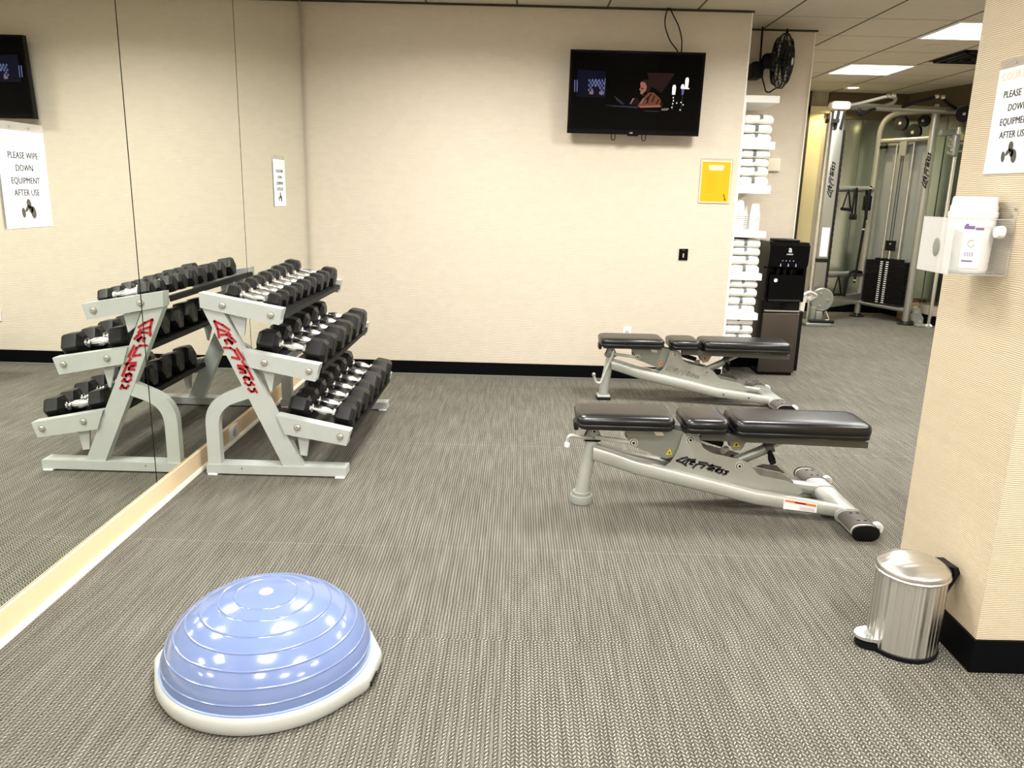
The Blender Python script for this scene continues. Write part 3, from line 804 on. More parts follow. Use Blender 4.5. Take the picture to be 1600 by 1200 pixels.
# ------------------------------------------------------------------ dumbbell rack
RY0, RY1 = 3.395, 4.60
def rack():
    t = thing('dumbbell_rack', (-1.08, 4.0, 0), 'pale grey three-tier dumbbell rack with red script lettering beside the mirrors', 'dumbbell rack')
    arms = [[(-1.383, .840), (-1.381, .774), (-1.040, .706), (-1.022, .776)],
            [(-1.206, .588), (-1.18, .512), (-.889, .455), (-.867, .531)],
            [(-1.069, .294), (-1.035, .205), (-.757, .158), (-.737, .228)]]
    arms = [[(a[0][0], a[0][1]), a[1], a[2], a[3]] for a in arms]
    for e, (ya, yb) in enumerate(((RY0, RY0+.055), (RY1-.055, RY1))):
        m = t
        obj('base_bar', box(B(), -1.403, -.762, ya-.004, yb+.02, .008, .050), RACK, m, bevel=.004)
        bm = B()
        prism(bm, [(-1.378, .775), (-1.283, .755), (-.962, .050), (-1.052, .050)], ya+.004, yb-.004)
        obj('upright', bm, RACK, m, bevel=.004)
        # bent rear leg
        out = fillet([(-1.397, 0, .050), (-1.397, 0, .345), (-1.195, 0, .432)], .17, 9)
        inn = fillet([(-1.338, 0, .050), (-1.338, 0, .315), (-1.165, 0, .375)], .12, 9)
        bm = B(); loft(bm, [[(p.x, ya+.006, p.z), (p.x, yb-.006, p.z), (q.x, yb-.006, q.z), (q.x, ya+.006, q.z)] for p, q in zip(out, inn)])
        obj('rear_leg', bm, RACK, m, bevel=.003)
        for i, a in enumerate(arms):
            bm = B(); prism(bm, a, ya-.006, yb)
            ar = obj('shelf_arm', bm, RACK, m, bevel=.004)
            for fx in ((.28, .5), (.86, .5)):
                x = a[0][0]*(1-fx[0]) + a[3][0]*fx[0]; ztop = a[0][1]*(1-fx[0])+a[3][1]*fx[0]
                y = ya-.006 if e == 0 else yb
                s = -1 if e == 0 else 1
                bm = lathe(B(), [(.0001, s*.009), (.008, s*.009), (.012, s*.006), (.013, s*.002), (.0165, s*.002), (.0165, 0)], (x, y, ztop-.036), 20, 'Y')
                obj('bolt', bm, BOLT, ar)
            # gusset under each arm
            gx = a[1][0]
            g = [((-1.268, .746), (-1.19, .733), (-1.203, .65), (-1.235, .675)), ((-1.13, .495), (-1.075, .487), (-1.092, .40), (-1.10, .395)), ((-.985, .196), (-.93, .187), (-.945, .095), (-.975, .10))][i]
            bm = B(); prism(bm, g, ya+.02, ya+.032); obj('gusset', bm, RACK, m)
        for x in (-1.385, -.80):
            obj('foot_pad', rbox(B(), x-.012, x+.032, ya-.012, ya+.035, 0, .008, .002), PLASW, m)
    # trays between the arms
    for i, a in enumerate(arms):
        sx = (a[3][0]-a[0][0]); sz = (a[3][1]-a[0][1]); L = math.hypot(sx, sz); u = Vector((sx/L, 0, sz/L)); n = Vector((-u.z, 0, u.x))
        o = Vector((a[0][0], 0, a[0][1])); yc = (RY0+RY1)/2; hl = (RY1-RY0)/2-.052
        bm = B()
        for s0, s1 in ((.01, .10), (.62, .99)) if i == 0 else ((.02, .42), (.60, .99)):
            c = o + u*(L*(s0+s1)/2) - n*.030; c.y = yc
            obox(bm, c, u*(L*(s1-s0)/2), (0, hl, 0), n*.003)
        for s in (.006, .994):
            c = o + u*(L*s) - n*.0405; c.y = yc
            obox(bm, c, u*.003, (0, hl, 0), n*.012)
        obj('tray', bm, TRAY, t, label='black tray between the end frames')
    bm = B(); logo(bm, (-1.325, RY0+.003, .715), (.412, 0, -.885), (.885, 0, .412), .365, .0150)
    obj('lettering', bm, RED, t, label='red script lettering running down the near upright')
    bm = B(); lathe(bm, [(.0001, -.0012), (.003, -.0012), (.003, 0)], (-1.24, RY0-.004, .035), 8, 'Y'); obj('rivet', bm, BLKM, t)
    return arms
ARMS = rack()

def make_dumbbell(R, hl, gap, hr):
    """hex dumbbell, axis along local X, lying on z = 0"""
    t = thing('hex_dumbbell', (0, 0, 0), 'x', 'dumbbell')
    zc = R*.866
    def hexring(x, r): return [(x, r*math.cos(k*math.pi/3), zc+r*math.sin(k*math.pi/3)) for k in range(6)]
    for s in (-1, 1):
        bm = B(); a = s*gap/2; b = s*(gap/2+hl)
        loft(bm, [hexring(a, R*.62), hexring(a+s*hl*.16, R*.97), hexring(a+s*hl*.30, R), hexring(b-s*hl*.2, R), hexring(b-s*hl*.05, R*.86), hexring(b, R*.76)])
        h = obj('head', bm, RUBBER, t, bevel=R*.04, seg=1, ang=25)
        bm = B(); k = R*.42
        for y0, y1, z0, z1 in ((-k, k, k*.9, k), (-k, k, -k, -k*.9), (-k, -k*.9, -k, k), (k*.9, k, -k, k)):
            x0, x1 = sorted((b, b+s*.0015)); box(bm, x0, x1, y0, y1, zc+z0, zc+z1)
        obj('number_frame', bm, RUBBER, h)
    g = gap/2
    prof = [(hr*.75, -g), (hr*1.25, -g+.003), (hr*1.25, -g+.012), (hr*.72, -g+.018), (hr*.85, -g*.55), (hr*1.18, -g*.2), (hr*1.2, g*.2), (hr*.85, g*.55), (hr*.72, g-.018), (hr*1.25, g-.012), (hr*1.25, g-.003), (hr*.75, g)]
    obj('handle', lathe(B(), prof, (0, 0, zc), 18, 'X'), CHROME, t, label='chrome contoured handle')
    return t
ORD = ['nearest', 'second from the near end', 'third from the near end', 'fourth from the near end', 'fifth from the near end', 'sixth from the near end', 'seventh from the near end', 'eighth from the near end', 'farthest']
def tier(i, ys, sizes, name, s_mid, order):
    a = ARMS[i]; sx = (a[3][0]-a[0][0]); sz = (a[3][1]-a[0][1]); L = math.hypot(sx, sz)
    u = Vector((sx/L, 0, sz/L)); n = Vector((-u.z, 0, u.x)); th = math.atan2(-sz, sx)
    protos = {}
    for k, (y, sz_) in enumerate(zip(ys, sizes)):
        if sz_ in protos: t = copy_tree(protos[sz_])
        else: t = protos[sz_] = make_dumbbell(*sz_)
        p = Vector((a[0][0], 0, a[0][1])) + u*(L*s_mid) - n*.026
        t.location = (p.x, y, p.z); t.rotation_euler = (0, th, random.uniform(-.03, .03))
        nm = ORD[k] if k < len(ys)-1 else 'farthest'
        t['label'] = 'black hex dumbbell with chrome handle, %s on the %s tier' % (nm, name)
        t['group'] = 'hex dumbbells on the %s tier' % name
tier(0, [3.49, 3.60, 3.715, 3.83, 3.945, 4.065, 4.185, 4.315, 4.45],
     [(.041, .060, .120, .0155), (.041, .060, .120, .0155), (.045, .064, .120, .0155), (.045, .064, .120, .0155), (.049, .069, .120, .016), (.049, .069, .120, .016), (.053, .076, .122, .016), (.053, .076, .122, .016), (.058, .083, .122, .0165)],
     'top', .57, None)
tier(1, [3.515, 3.68, 3.85, 4.02, 4.19, 4.37],
     [(.064, .092, .126, .0175), (.064, .092, .126, .0175), (.068, .098, .126, .0175), (.068, .098, .126, .0175), (.073, .102, .126, .018), (.073, .102, .126, .018)], 'middle', .545, None)
tier(2, [3.52, 3.655, 3.80, 3.955, 4.11, 4.275, 4.44],
     [(.060, .088, .124, .0175), (.060, .088, .124, .0175), (.066, .096, .124, .0175), (.066, .096, .124, .0175), (.070, .100, .124, .018), (.070, .100, .124, .018), (.073, .104, .124, .018)], 'bottom', .52, None)

# ------------------------------------------------------------------ adjustable benches
def make_bench(variant, label):
    Yc = 3.19
    t = thing('weight_bench', (.30, Yc, 0), label, 'weight bench', 'adjustable weight benches')
    # post and its rubber foot
    obj('post', tube(B(), [(.302, Yc, .02), (.318, Yc, .15), (.340, Yc, .292)], [.031, .029, .025], 20), SILVER, t)
    if variant == 0:
        obj('rubber_foot', lathe(B(), [(.046, 0), (.0485, .003), (.0485, .034), (.0465, .037), (.041, .038), (.039, .050), (.036, .053), (.028, .052)], (.302, Yc, 0), 32), RFOOT, t)
    else:
        obj('rubber_foot', rbox(B(), .258, .350, Yc-.045, Yc+.045, 0, .016, .006), BLKM, t, label='black foot plate')
        obj('foot_flange', rbox(B(), .262, .346, Yc-.042, Yc+.042, .016, .030, .005), SILVER, t)
    bm = B(); prism(bm, [(.300, .285), (.372, .285), (.372, .31), (.352, .352), (.326, .352)], Yc-.030, Yc-.024); prism(bm, [(.300, .285), (.372, .285), (.372, .31), (.352, .352), (.326, .352)], Yc+.024, Yc+.030)
    box(bm, .302, .370, Yc-.03, Yc+.03, .285, .292)
    obj('post_bracket', bm, SILVERD, t)
    # twin rails spreading towards the foot bar
    top = [(.340, .268), (.42, .246), (.52, .214), (.69, .181), (1.02, .110), (1.37, .068)]
    bot = [(.340, .205), (.42, .182), (.52, .152), (.69, .118), (1.02, .052), (1.37, .018)]
    for s in (-1, 1):
        bm = B(); rings = []
        for (x, zt), (_, zb) in zip(top, bot):
            yo = Yc + s*(.020 + .10*(x-.34)); h = .024
            c = .008
            rings.append([(x, yo-h, zb+c), (x, yo-h, zt-c), (x, yo-h+c, zt), (x, yo+h-c, zt), (x, yo+h, zt-c), (x, yo+h, zb+c), (x, yo+h-c, zb), (x, yo-h+c, zb)])
        loft(bm, rings); r = obj('rail', bm, SILVER, t, ang=50)
        if s < 0:
            def onrail(x, z, dy=.0008): return (x, Yc - (.020+.10*(x-.34)) - .024 - dy, z)
            if variant == 0:
                q = [onrail(1.135, .089), onrail(1.27, .074), onrail(1.27, .036), onrail(1.135, .045)]
                bm = B(); loft(bm, [[Vector(p) for p in q], [Vector(p)+Vector((0, -.0006, 0)) for p in q]])
                w_ = obj('warning_label', bm, PAPER, r, label='white label with an orange band')
                q = [onrail(1.14, .086, .0016), onrail(1.265, .071, .0016), onrail(1.265, .062, .0016), onrail(1.14, .077, .0016)]
                bm = B(); loft(bm, [[Vector(p) for p in q], [Vector(p)+Vector((0, -.0004, 0)) for p in q]])
                q = [onrail(1.18, .0805, .0022), onrail(1.225, .0755, .0022), onrail(1.225, .068, .0022), onrail(1.18, .0725, .0022)]
                loft(bm, [[Vector(p) for p in q], [Vector(p)+Vector((0, -.0004, 0)) for p in q]], mi=1)
                for i_ in range(4):
                    q = [onrail(1.20, .058-.004*i_, .0016), onrail(1.262, .052-.004*i_, .0016), onrail(1.262, .051-.004*i_, .0016), onrail(1.20, .057-.004*i_, .0016)]
                    loft(bm, [[Vector(p) for p in q], [Vector(p)+Vector((0, -.0003, 0)) for p in q]], mi=2)
                obj('label_print', bm, [LBLOR, RED, BOLT], t)
            else:
                bm = B()
                for x, z in ((1.06, .075), (1.22, .06)): lathe(bm, [(.0001, -.002), (.005, -.002), (.005, 0)], onrail(x, z, 0), 10, 'Y')
                obj('screw', bm, BLKM, r)
    # foot bar (oval, across the bench) with grip plates, end caps and wheels
    def oval(y, a, b, x=1.395, z=.034): return [(x+a*math.copysign(abs(math.cos(k*math.pi/12))**.8, math.cos(k*math.pi/12)), y, z+b*math.copysign(abs(math.sin(k*math.pi/12))**.8, math.sin(k*math.pi/12))) for k in range(24)]
    fb = obj('foot_bar', loft(B(), [oval(y, .052, .031) for y in (2.865, 2.9, 3.50, 3.535)]), SILVER, t, ang=50)
    for y in (2.856, 3.544):
        s = 1 if y > 3 else -1
        obj('end_cap', loft(B(), [oval(y-s*.012, .0535, .0325), oval(y-s*.002, .0535, .0325), oval(y, .046, .026)]), BLKM, fb, ang=50)
    for y0, y1 in ((2.885, 3.01), (3.40, 3.515)):
        bm = B(); rings = []
        for y in (y0, y1):
            o = [(x, y, z) for x, _, z in oval(y, .0545, .034)[0:13]]; i_ = [(x, y, z) for x, _, z in reversed(oval(y, .051, .030)[0:13])]
            rings.append(o+i_)
        loft(bm, rings); g = obj('grip_plate', bm, GRIP, fb, ang=50, label='dark grey ribbed grip plate')
        bm = B()
        for yy in (y0+.025, y1-.025):
            for xx in (1.382, 1.408): rbox(bm, xx-.006, xx+.006, yy-.003, yy+.003, .066, .0695, .001)
        obj('grip_slot', bm, BLKM, g)
    bm = B()
    for y0, y1 in ((3.025, 3.04), (3.29, 3.305)):
        loft(bm, [oval(y, .056, .035) for y in (y0, y1)])
    obj('weld_band', bm, SILVER, fb, ang=50)
    for y in (2.93, 3.46):
        wl = obj('wheel', lathe(B(), [(.006, -.014), (.020, -.014), (.023, -.010), (.023, .010), (.020, .014), (.006, .014)], (1.468, y, .030), 24, 'Y'), PLASW, t)
        obj('axle', lathe(B(), [(.0001, -.018), (.006, -.018), (.006, .018), (.0001, .018)], (1.468, y, .030), 12, 'Y'), BOLT, wl)
        obj('wheel_bracket', box(B(), 1.435, 1.462, y-.006, y+.006, .024, .040), SILVERD, t)
    # side plates carrying the lettering
    plate = fillet([(p[0], 0, p[1]) for p in [(.640, .190), (.668, .215), (.690, .262), (.704, .322), (.715, .342), (.770, .342), (.782, .318), (.795, .280), (.835, .258), (.944, .236), (.990, .222), (1.020, .190), (1.04, .165), (1.18, .138), (1.24, .095), (1.20, .075), (1.0, .110), (.66, .180)]], .012, 2)
    plate = [(p.x, p.z) for p in plate]
    pn = None
    for y0 in (Yc-.060, Yc+.054):
        bm = B(); prism(bm, plate, y0, y0+.006)
        p_ = obj('side_plate', bm, PLATEM, t, ang=30)
        if pn is None: pn = p_
    bm = B(); logo(bm, (.690, Yc-.0600, .221), (1, 0, -.25), (.25, 0, 1), .228, .019)
    if variant == 0: obj('lettering', bm, INK, pn, label='black script lettering')
    else: obj('lettering', bm, BOLT, pn, label='worn pale script lettering')
    # seat bracket
    br = fillet([(p[0], 0, p[1]) for p in [(.455, .352), (.665, .352), (.71, .345), (.745, .325), (.728, .285), (.690, .240), (.650, .222), (.610, .236), (.540, .262), (.497, .276), (.480, .292), (.482, .315)]], .014, 2)
    br = [(p.x, p.z) for p in br]
    for y0 in (Yc-.048, Yc+.043):
        bm = B(); prism(bm, br, y0, y0+.005)
        b_ = obj('seat_bracket', bm, SILVERD, t, ang=30)
        if y0 < Yc:
            bm = B(); prism(bm, [(.645, .242), (.672, .244), (.660, .270)], y0-.0012, y0-.0002)
            prism(bm, [(.655, .247), (.664, .248), (.660, .260)], y0-.0018, y0-.0012, mi=1)
            obj('warning_triangle', bm, [SAFETY if variant == 0 else LBLOR, INK], b_, label='yellow warning triangle' if variant == 0 else 'orange warning triangle')
            bm = B(); prism(bm, [(.585, .344), (.622, .344), (.632, .326), (.598, .326)], y0-.0012, y0-.0002)
            obj('care_label', bm, CURBW, b_, label='pale care label')
    # linkage bar and handle
    bm = B(); tube(bm, [(.345, Yc-.036, .306), (.43, Yc-.038, .298), (.505, Yc-.05, .290)], .006, 8, squash=1.6)
    obj('link_bar', bm, SILVER, t)
    if variant == 0:
        h = obj('handle', tube(B(), fillet([(.352, Yc-.01, .296), (.30, Yc-.045, .306), (.232, Yc-.06, .322), (.228, Yc-.06, .278)], .022), .008, 10), SILVER, t)
        obj('handle_tip', lathe(B(), [(.004, .266), (.011, .270), (.012, .284), (.008, .292)], (.228, Yc-.06, 0), 14), PLASW, h, label='white ball tip')
    else:
        h = obj('handle', tube(B(), fillet([(.352, Yc-.034, .325), (.345, Yc-.040, .30), (.275, Yc-.06, .115), (.245, Yc-.06, .122), (.230, Yc-.06, .165)], .02), .009, 10), SILVER, t)
        obj('handle_tip', lathe(B(), [(.004, .160), (.011, .163), (.012, .178), (.008, .184)], (.229, Yc-.06, 0), 14), BOLT, h)
    for x, z, y in ((.341, .331, Yc-.030), (.505, .293, Yc-.054), (.741, .314, Yc-.060), (.955, .205, Yc-.060)):
        bm = lathe(B(), [(.0001, -.004), (.006, -.004), (.0065, -.007), (.011, -.007), (.012, -.003), (.0185, -.003), (.0185, .001)], (x, y, z), 22, 'Y')
        lathe(bm, [(.0001, -.0075), (.0055, -.0075), (.0055, -.006)], (x, y, z), 6, 'Y', mi=1)
        lathe(bm, [(.012, -.0034), (.0145, -.0040), (.0145, -.0030)], (x, y, z), 22, 'Y', cap=False, mi=1)
        obj('pivot_bolt', bm, [BOLTL, DARKMETAL], t)
    obj('pivot_shaft', (lambda b: (tube(b, [(.741, Yc-.058, .314), (.741, Yc+.058, .314)], .012, 12), tube(b, [(.955, Yc-.058, .205), (.955, Yc+.058, .205)], .012, 12), tube(b, [(.505, Yc-.05, .293), (.505, Yc+.05, .293)], .010, 12))[0])(B()), DARKMETAL, t)
    # back support frame
    bm = B()
    for s in (-1, 1): obox(bm, (1.125, Yc+s*.07, .328), (.345, 0, -.008), (0, .016, 0), (0, 0, .014))
    box(bm, 1.40, 1.455, Yc-.056, Yc+.056, .302, .328)
    obj('back_frame', bm, BACKF, t, bevel=.003)
    bm = B(); rbox(bm, .80, .99, Yc-.05, Yc+.05, .342, .352, .003); obj('seat_mount', bm, DARKMETAL, t)
    bm = B(); box(bm, .285, .655, Yc-.055, Yc+.055, .345, .361); obj('seat_support', bm, DARKMETAL, t)
    bm = B(); rbox(bm, .255, .275, Yc-.035, Yc+.035, .333, .372, .006); obj('end_bumper', bm, DARKMETAL, t)
    bm = B(); prism(bm, [(.90, .32), (.99, .32), (.965, .268), (.93, .262)], Yc-.035, Yc-.030); prism(bm, [(.90, .32), (.99, .32), (.965, .268), (.93, .262)], Yc+.030, Yc+.035)
    tb = obj('tab', bm, SILVERD, t)
    bm = B(); prism(bm, [(.925, .280), (.958, .283), (.940, .307)][::-1], Yc-.0365, Yc-.0355); prism(bm, [(.935, .285), (.948, .286), (.941, .299)], Yc-.0372, Yc-.0366, mi=1)
    obj('warning_triangle', bm, [SAFETY if variant == 0 else LBLOR, INK], tb, label='yellow warning triangle' if variant == 0 else 'orange warning triangle')
    # telescopic strut, its knob and a cross tube
    st = obj('strut', tube(B(), [(.955, Yc, .205), (1.085, Yc, .268)], .022, 16), SILVERD, t)
    obj('strut_collar', tube(B(), [(1.075, Yc, .263), (1.105, Yc, .278)], .026, 16), GRIP, st)
    obj('strut_rod', tube(B(), [(1.10, Yc, .275), (1.19, Yc, .318)], .010, 12), BOLT, st)
    obj('adjuster_knob', tube(B(), [(1.088, Yc-.02, .262), (1.092, Yc-.045, .236), (1.094, Yc-.062, .222)], [.008, .015, .013], 14), BLKM, st, label='black adjuster knob')
    obj('pop_pin', tube(B(), [(.885, Yc-.04, .262), (.905, Yc-.02, .266)], [.014, .014], 12), BOLT, t)
    obj('cross_tube', tube(B(), [(.80, Yc+.03, .30), (.90, Yc+.03, .27)], .014, 12), DARKMETAL, t)
    gs = prism(B(), [(1.05, .150), (1.10, .170), (1.16, .165), (1.20, .130), (1.08, .125)], Yc+.075, Yc+.082)
    obj('rail_gusset', gs, GRIP, t)
    # pads
    def pad(x0, x1, w0, w1, z0, z1, tilt=0):
        bm = B(); n = 10; rr = .020
        def outline(ins, z):
            xa, xb = x0+ins, x1-ins; wa, wb = w0/2-ins, w1/2-ins; c = max(.004, .030-ins*.4)
            P = [(xa+c, -wa), (xb-c, -wb), (xb, -wb+c), (xb, wb-c), (xb-c, wb), (xa+c, wa), (xa, wa-c), (xa, -wa+c)]
            pts = []
            for i_, p in enumerate(P):
                pts.append(p); q = P[(i_+1) % 8]
                if i_ % 2 == 1: 
                    mx, my = (p[0]+q[0])/2, (p[1]+q[1])/2
                    cx, cy = ((p[0], q[1]) if i_ in (3, 7) else (q[0], p[1]))
                    pts.append((mx*.5+cx*.5 if 0 else (mx+ (cx-mx)*.3), my+(cy-my)*.3))
            return [(px, Yc+py, z - tilt*(px-x0)) for px, py in pts]
        prof = [(.012, z0), (.003, z0+.006), (.001, z0+.022), (.0045, z0+.0245), (.001, z0+.027), (-.001, z0+.040), (.003, z1-.012), (.010, z1-.004), (.022, z1-.0005), (.05, z1+.0015)]
        loft(bm, [outline(i_, z) for i_, z in prof])
        return bm
    obj('seat_pad', pad(.262, .664, .244, .244, .360, .420), VINYL, t, ang=70, label='long black vinyl seat pad')
    obj('middle_pad', pad(.704, .890, .244, .244, .354, .416), VINYL, t, ang=70, label='short black vinyl middle pad')
    obj('back_pad', pad(.910, 1.474, .244, .244, .346, .416, .006), VINYL, t, ang=70, label='long black vinyl back pad')
    return t
make_bench(0, 'nearer adjustable bench with black pads, silver frame and black script lettering')
b2 = make_bench(1, 'farther adjustable bench with black pads standing close to the back wall')
b2.location = (.578, 4.975, 0)
b2.rotation_euler.z = R_(1.0)

# ------------------------------------------------------------------ balance trainer
def bosu():
    c = Vector((-.655, 1.917, 0))
    t = thing('balance_trainer', tuple(c), 'shiny pale blue half-ball balance trainer on a pale grey base', 'balance trainer')
    n = 96; rot_ = R_(-6)
    def out(r, lug):
        # circle with two squared grip lugs, joined by tangents (convex outline)
        P = [(r*math.cos(2*math.pi*k/n), r*math.sin(2*math.pi*k/n)) for k in range(n)]
        if lug: P += [(a*lug, b*.062) for a in (1, -1) for b in (1, -1)]
        P = sorted(P)
        def half(Q):
            h = []
            for p in Q:
                while len(h) > 1 and (h[-1][0]-h[-2][0])*(p[1]-h[-2][1])-(h[-1][1]-h[-2][1])*(p[0]-h[-2][0]) <= 0: h.pop()
                h.append(p)
            return h[:-1]
        H_ = half(P)+half(P[::-1])
        ring = []
        for k in range(n):
            th = 2*math.pi*(k+.5)/n; dx, dy = math.cos(th), math.sin(th); best = r
            for (ax_, ay_), (bx_, by_) in zip(H_, H_[1:]+H_[:1]):
                ex, ey = bx_-ax_, by_-ay_; den = dx*ey-dy*ex
                if abs(den) < 1e-9: continue
                tt = (ax_*ey-ay_*ex)/den; uu = (ax_*dy-ay_*dx)/den
                if tt > 0 and -1e-6 <= uu <= 1+1e-6: best = tt
            x, y = best*dx, best*dy
            ring.append((c.x + x*math.cos(rot_)-y*math.sin(rot_), c.y + x*math.sin(rot_)+y*math.cos(rot_)))
        return ring
    def lev(r, flat, z): return [(x, y, z) for x, y in out(r, flat)]
    bm = B(); loft(bm, [lev(.266, .270, 0), lev(.286, .296, .006), lev(.292, .303, .020), lev(.290, .301, .040), lev(.285, .296, .048), lev(.281, .286, .051), lev(.262, 0, .046)])
    b = obj('base', bm, BASEG, t, ang=45)
    for s in (1, -1):
        d = Vector((math.cos(rot_), math.sin(rot_), 0))*s; e = Vector((-d.y, d.x, 0))
        bm = B(); obox(bm, c + d*.3015 + e*(-.030*s) + Vector((0, 0, .020)), d*.0035, e*.026, (0, 0, .006))
        obj('grip_slot', bm, BLKM, b, bevel=.003)
    prof = []
    H, Rd = .190, .277
    for i in range(41):
        a = math.pi/2*i/40
        r = Rd*math.cos(a)**.88; z = .045 + H*math.sin(a)**1.0
        prof.append([r, z])
    grooves = [4, 9, 14, 19, 24, 29, 33]
    prof2 = []
    for i in range(40):
        (r0, z0), (r1, z1) = prof[i], prof[i+1]
        prof2.append((r0, z0))
        if i in grooves:
            m = Vector((r1-r0, z1-z0)).normalized(); nrm = Vector((m.y, -m.x))
            mid = Vector(((r0+r1)/2, (z0+z1)/2))
            a = mid - m*.0022; d_ = mid + m*.0022
            pk = mid + nrm*.0022
            prof2 += [tuple(a), tuple(pk), tuple(d_)]
    prof2.append((.001, prof[-1][1]))
    bm = B(); lathe(bm, [(Rd-.006, .042)] + prof2, (c.x, c.y, 0), 96)
    obj('dome', bm, BLUE, t, ang=80, label='pale blue inflated dome with moulded rings')
    bm = B(); lathe(bm, [(.0001, .004), (.016, .003), (.0185, 0), (.0185, -.004)], (c.x, c.y, .045+H), 28)
    pl = obj('air_plug', bm, PLASW, t, label='white air plug')
    bm = B(); obox(bm, (c.x, c.y, .045+H+.0042), (.012, -.001, 0), (.0, .0012, 0), (0, 0, .0006)); obj('plug_slot', bm, BASEG, pl)
    obj('rim_seam', lathe(B(), [(Rd-.004, .050), (Rd+.003, .050), (Rd+.004, .054), (Rd-.002, .056)], (c.x, c.y, 0), 96, cap=False), BLUEG, t)
bosu()

# ------------------------------------------------------------------ pedal bin
def bin_():
    c = (1.187, 2.125)
    t = thing('pedal_bin', (c[0], c[1], 0), 'small brushed steel pedal bin with domed lid standing against the wall column', 'bin')
    r = .098
    obj('body', lathe(B(), [(r-.004, .012), (r, .016), (r, .246), (r-.003, .248)], (*c, 0), 64), STEEL, t)
    obj('base_ring', lathe(B(), [(r-.006, 0), (r+.002, 0), (r+.003, .014), (r, .017)], (*c, 0), 64), BLKM, t)
    obj('lid', lathe(B(), [(r-.002, .246), (r+.005, .246), (r+.0065, .249), (r+.005, .252), (r+.003, .253), (r+.003, .263), (r-.001, .268), (r*.93, .2715), (r*.85, .277), (r*.72, .2835), (r*.55, .289), (r*.35, .2925), (r*.15, .294), (.001, .2942)], (*c, 0), 64), STEELL, t, ang=50)
    d = Vector((-1, -.03, 0)).normalized(); e = Vector((-d.y, d.x, 0)); o = Vector((*c, 0))
    # pedal
    ring = []
    for k in range(15):
        a = math.pi*k/14
        ring.append(o + d*(r-.012+.058*math.sin(a)) + e*(.040*math.cos(a)))
    bm = B(); loft(bm, [[p+Vector((0, 0, z)) for p in ring] for z in (.030, .040)])
    p_ = obj('pedal', bm, CHROME, t, bevel=.002, label='steel foot pedal')
    bm = B(); loft(bm, [[p+Vector((0, 0, z)) - d*.004 for p in ring] for z in (.006, .024)])
    obj('pedal_housing', bm, BLKM, t, bevel=.003)
    ring2 = [o + d*(r-.010+.030*math.sin(math.pi*k/14)) + e*(.018*math.cos(math.pi*k/14)) for k in range(15)]
    bm = B(); loft(bm, [[p+Vector((0, 0, z)) for p in ring2] for z in (.0402, .0412)]); obj('pedal_grip', bm, RFOOT, p_)
    # hinge and carrying bracket on the far side
    g = Vector((.80, .45, 0)).normalized(); q = Vector((-g.y, g.x, 0))
    g = Vector((.93, .12, 0)).normalized(); q = Vector((-g.y, g.x, 0))
    bm = B(); rings = []
    for dist, z, hw, th in ((-.010, .272, .030, .006), (.014, .268, .034, .008), (.022, .250, .034, .009), (.018, .225, .028, .008), (.010, .190, .020, .006), (.004, .150, .014, .004)):
        cc = o + g*(r+dist) + Vector((0, 0, z)); rings.append([cc-q*hw-g*th, cc+q*hw-g*th, cc+q*hw+g*th, cc-q*hw+g*th])
    loft(bm, rings)
    obj('hinge', bm, BLKM, t, bevel=.005)
    bm = lathe(B(), [(.0001, .0), (.004, 0), (.004, .002)], (0, 0, 0), 10)
    bm.free()
bin_()

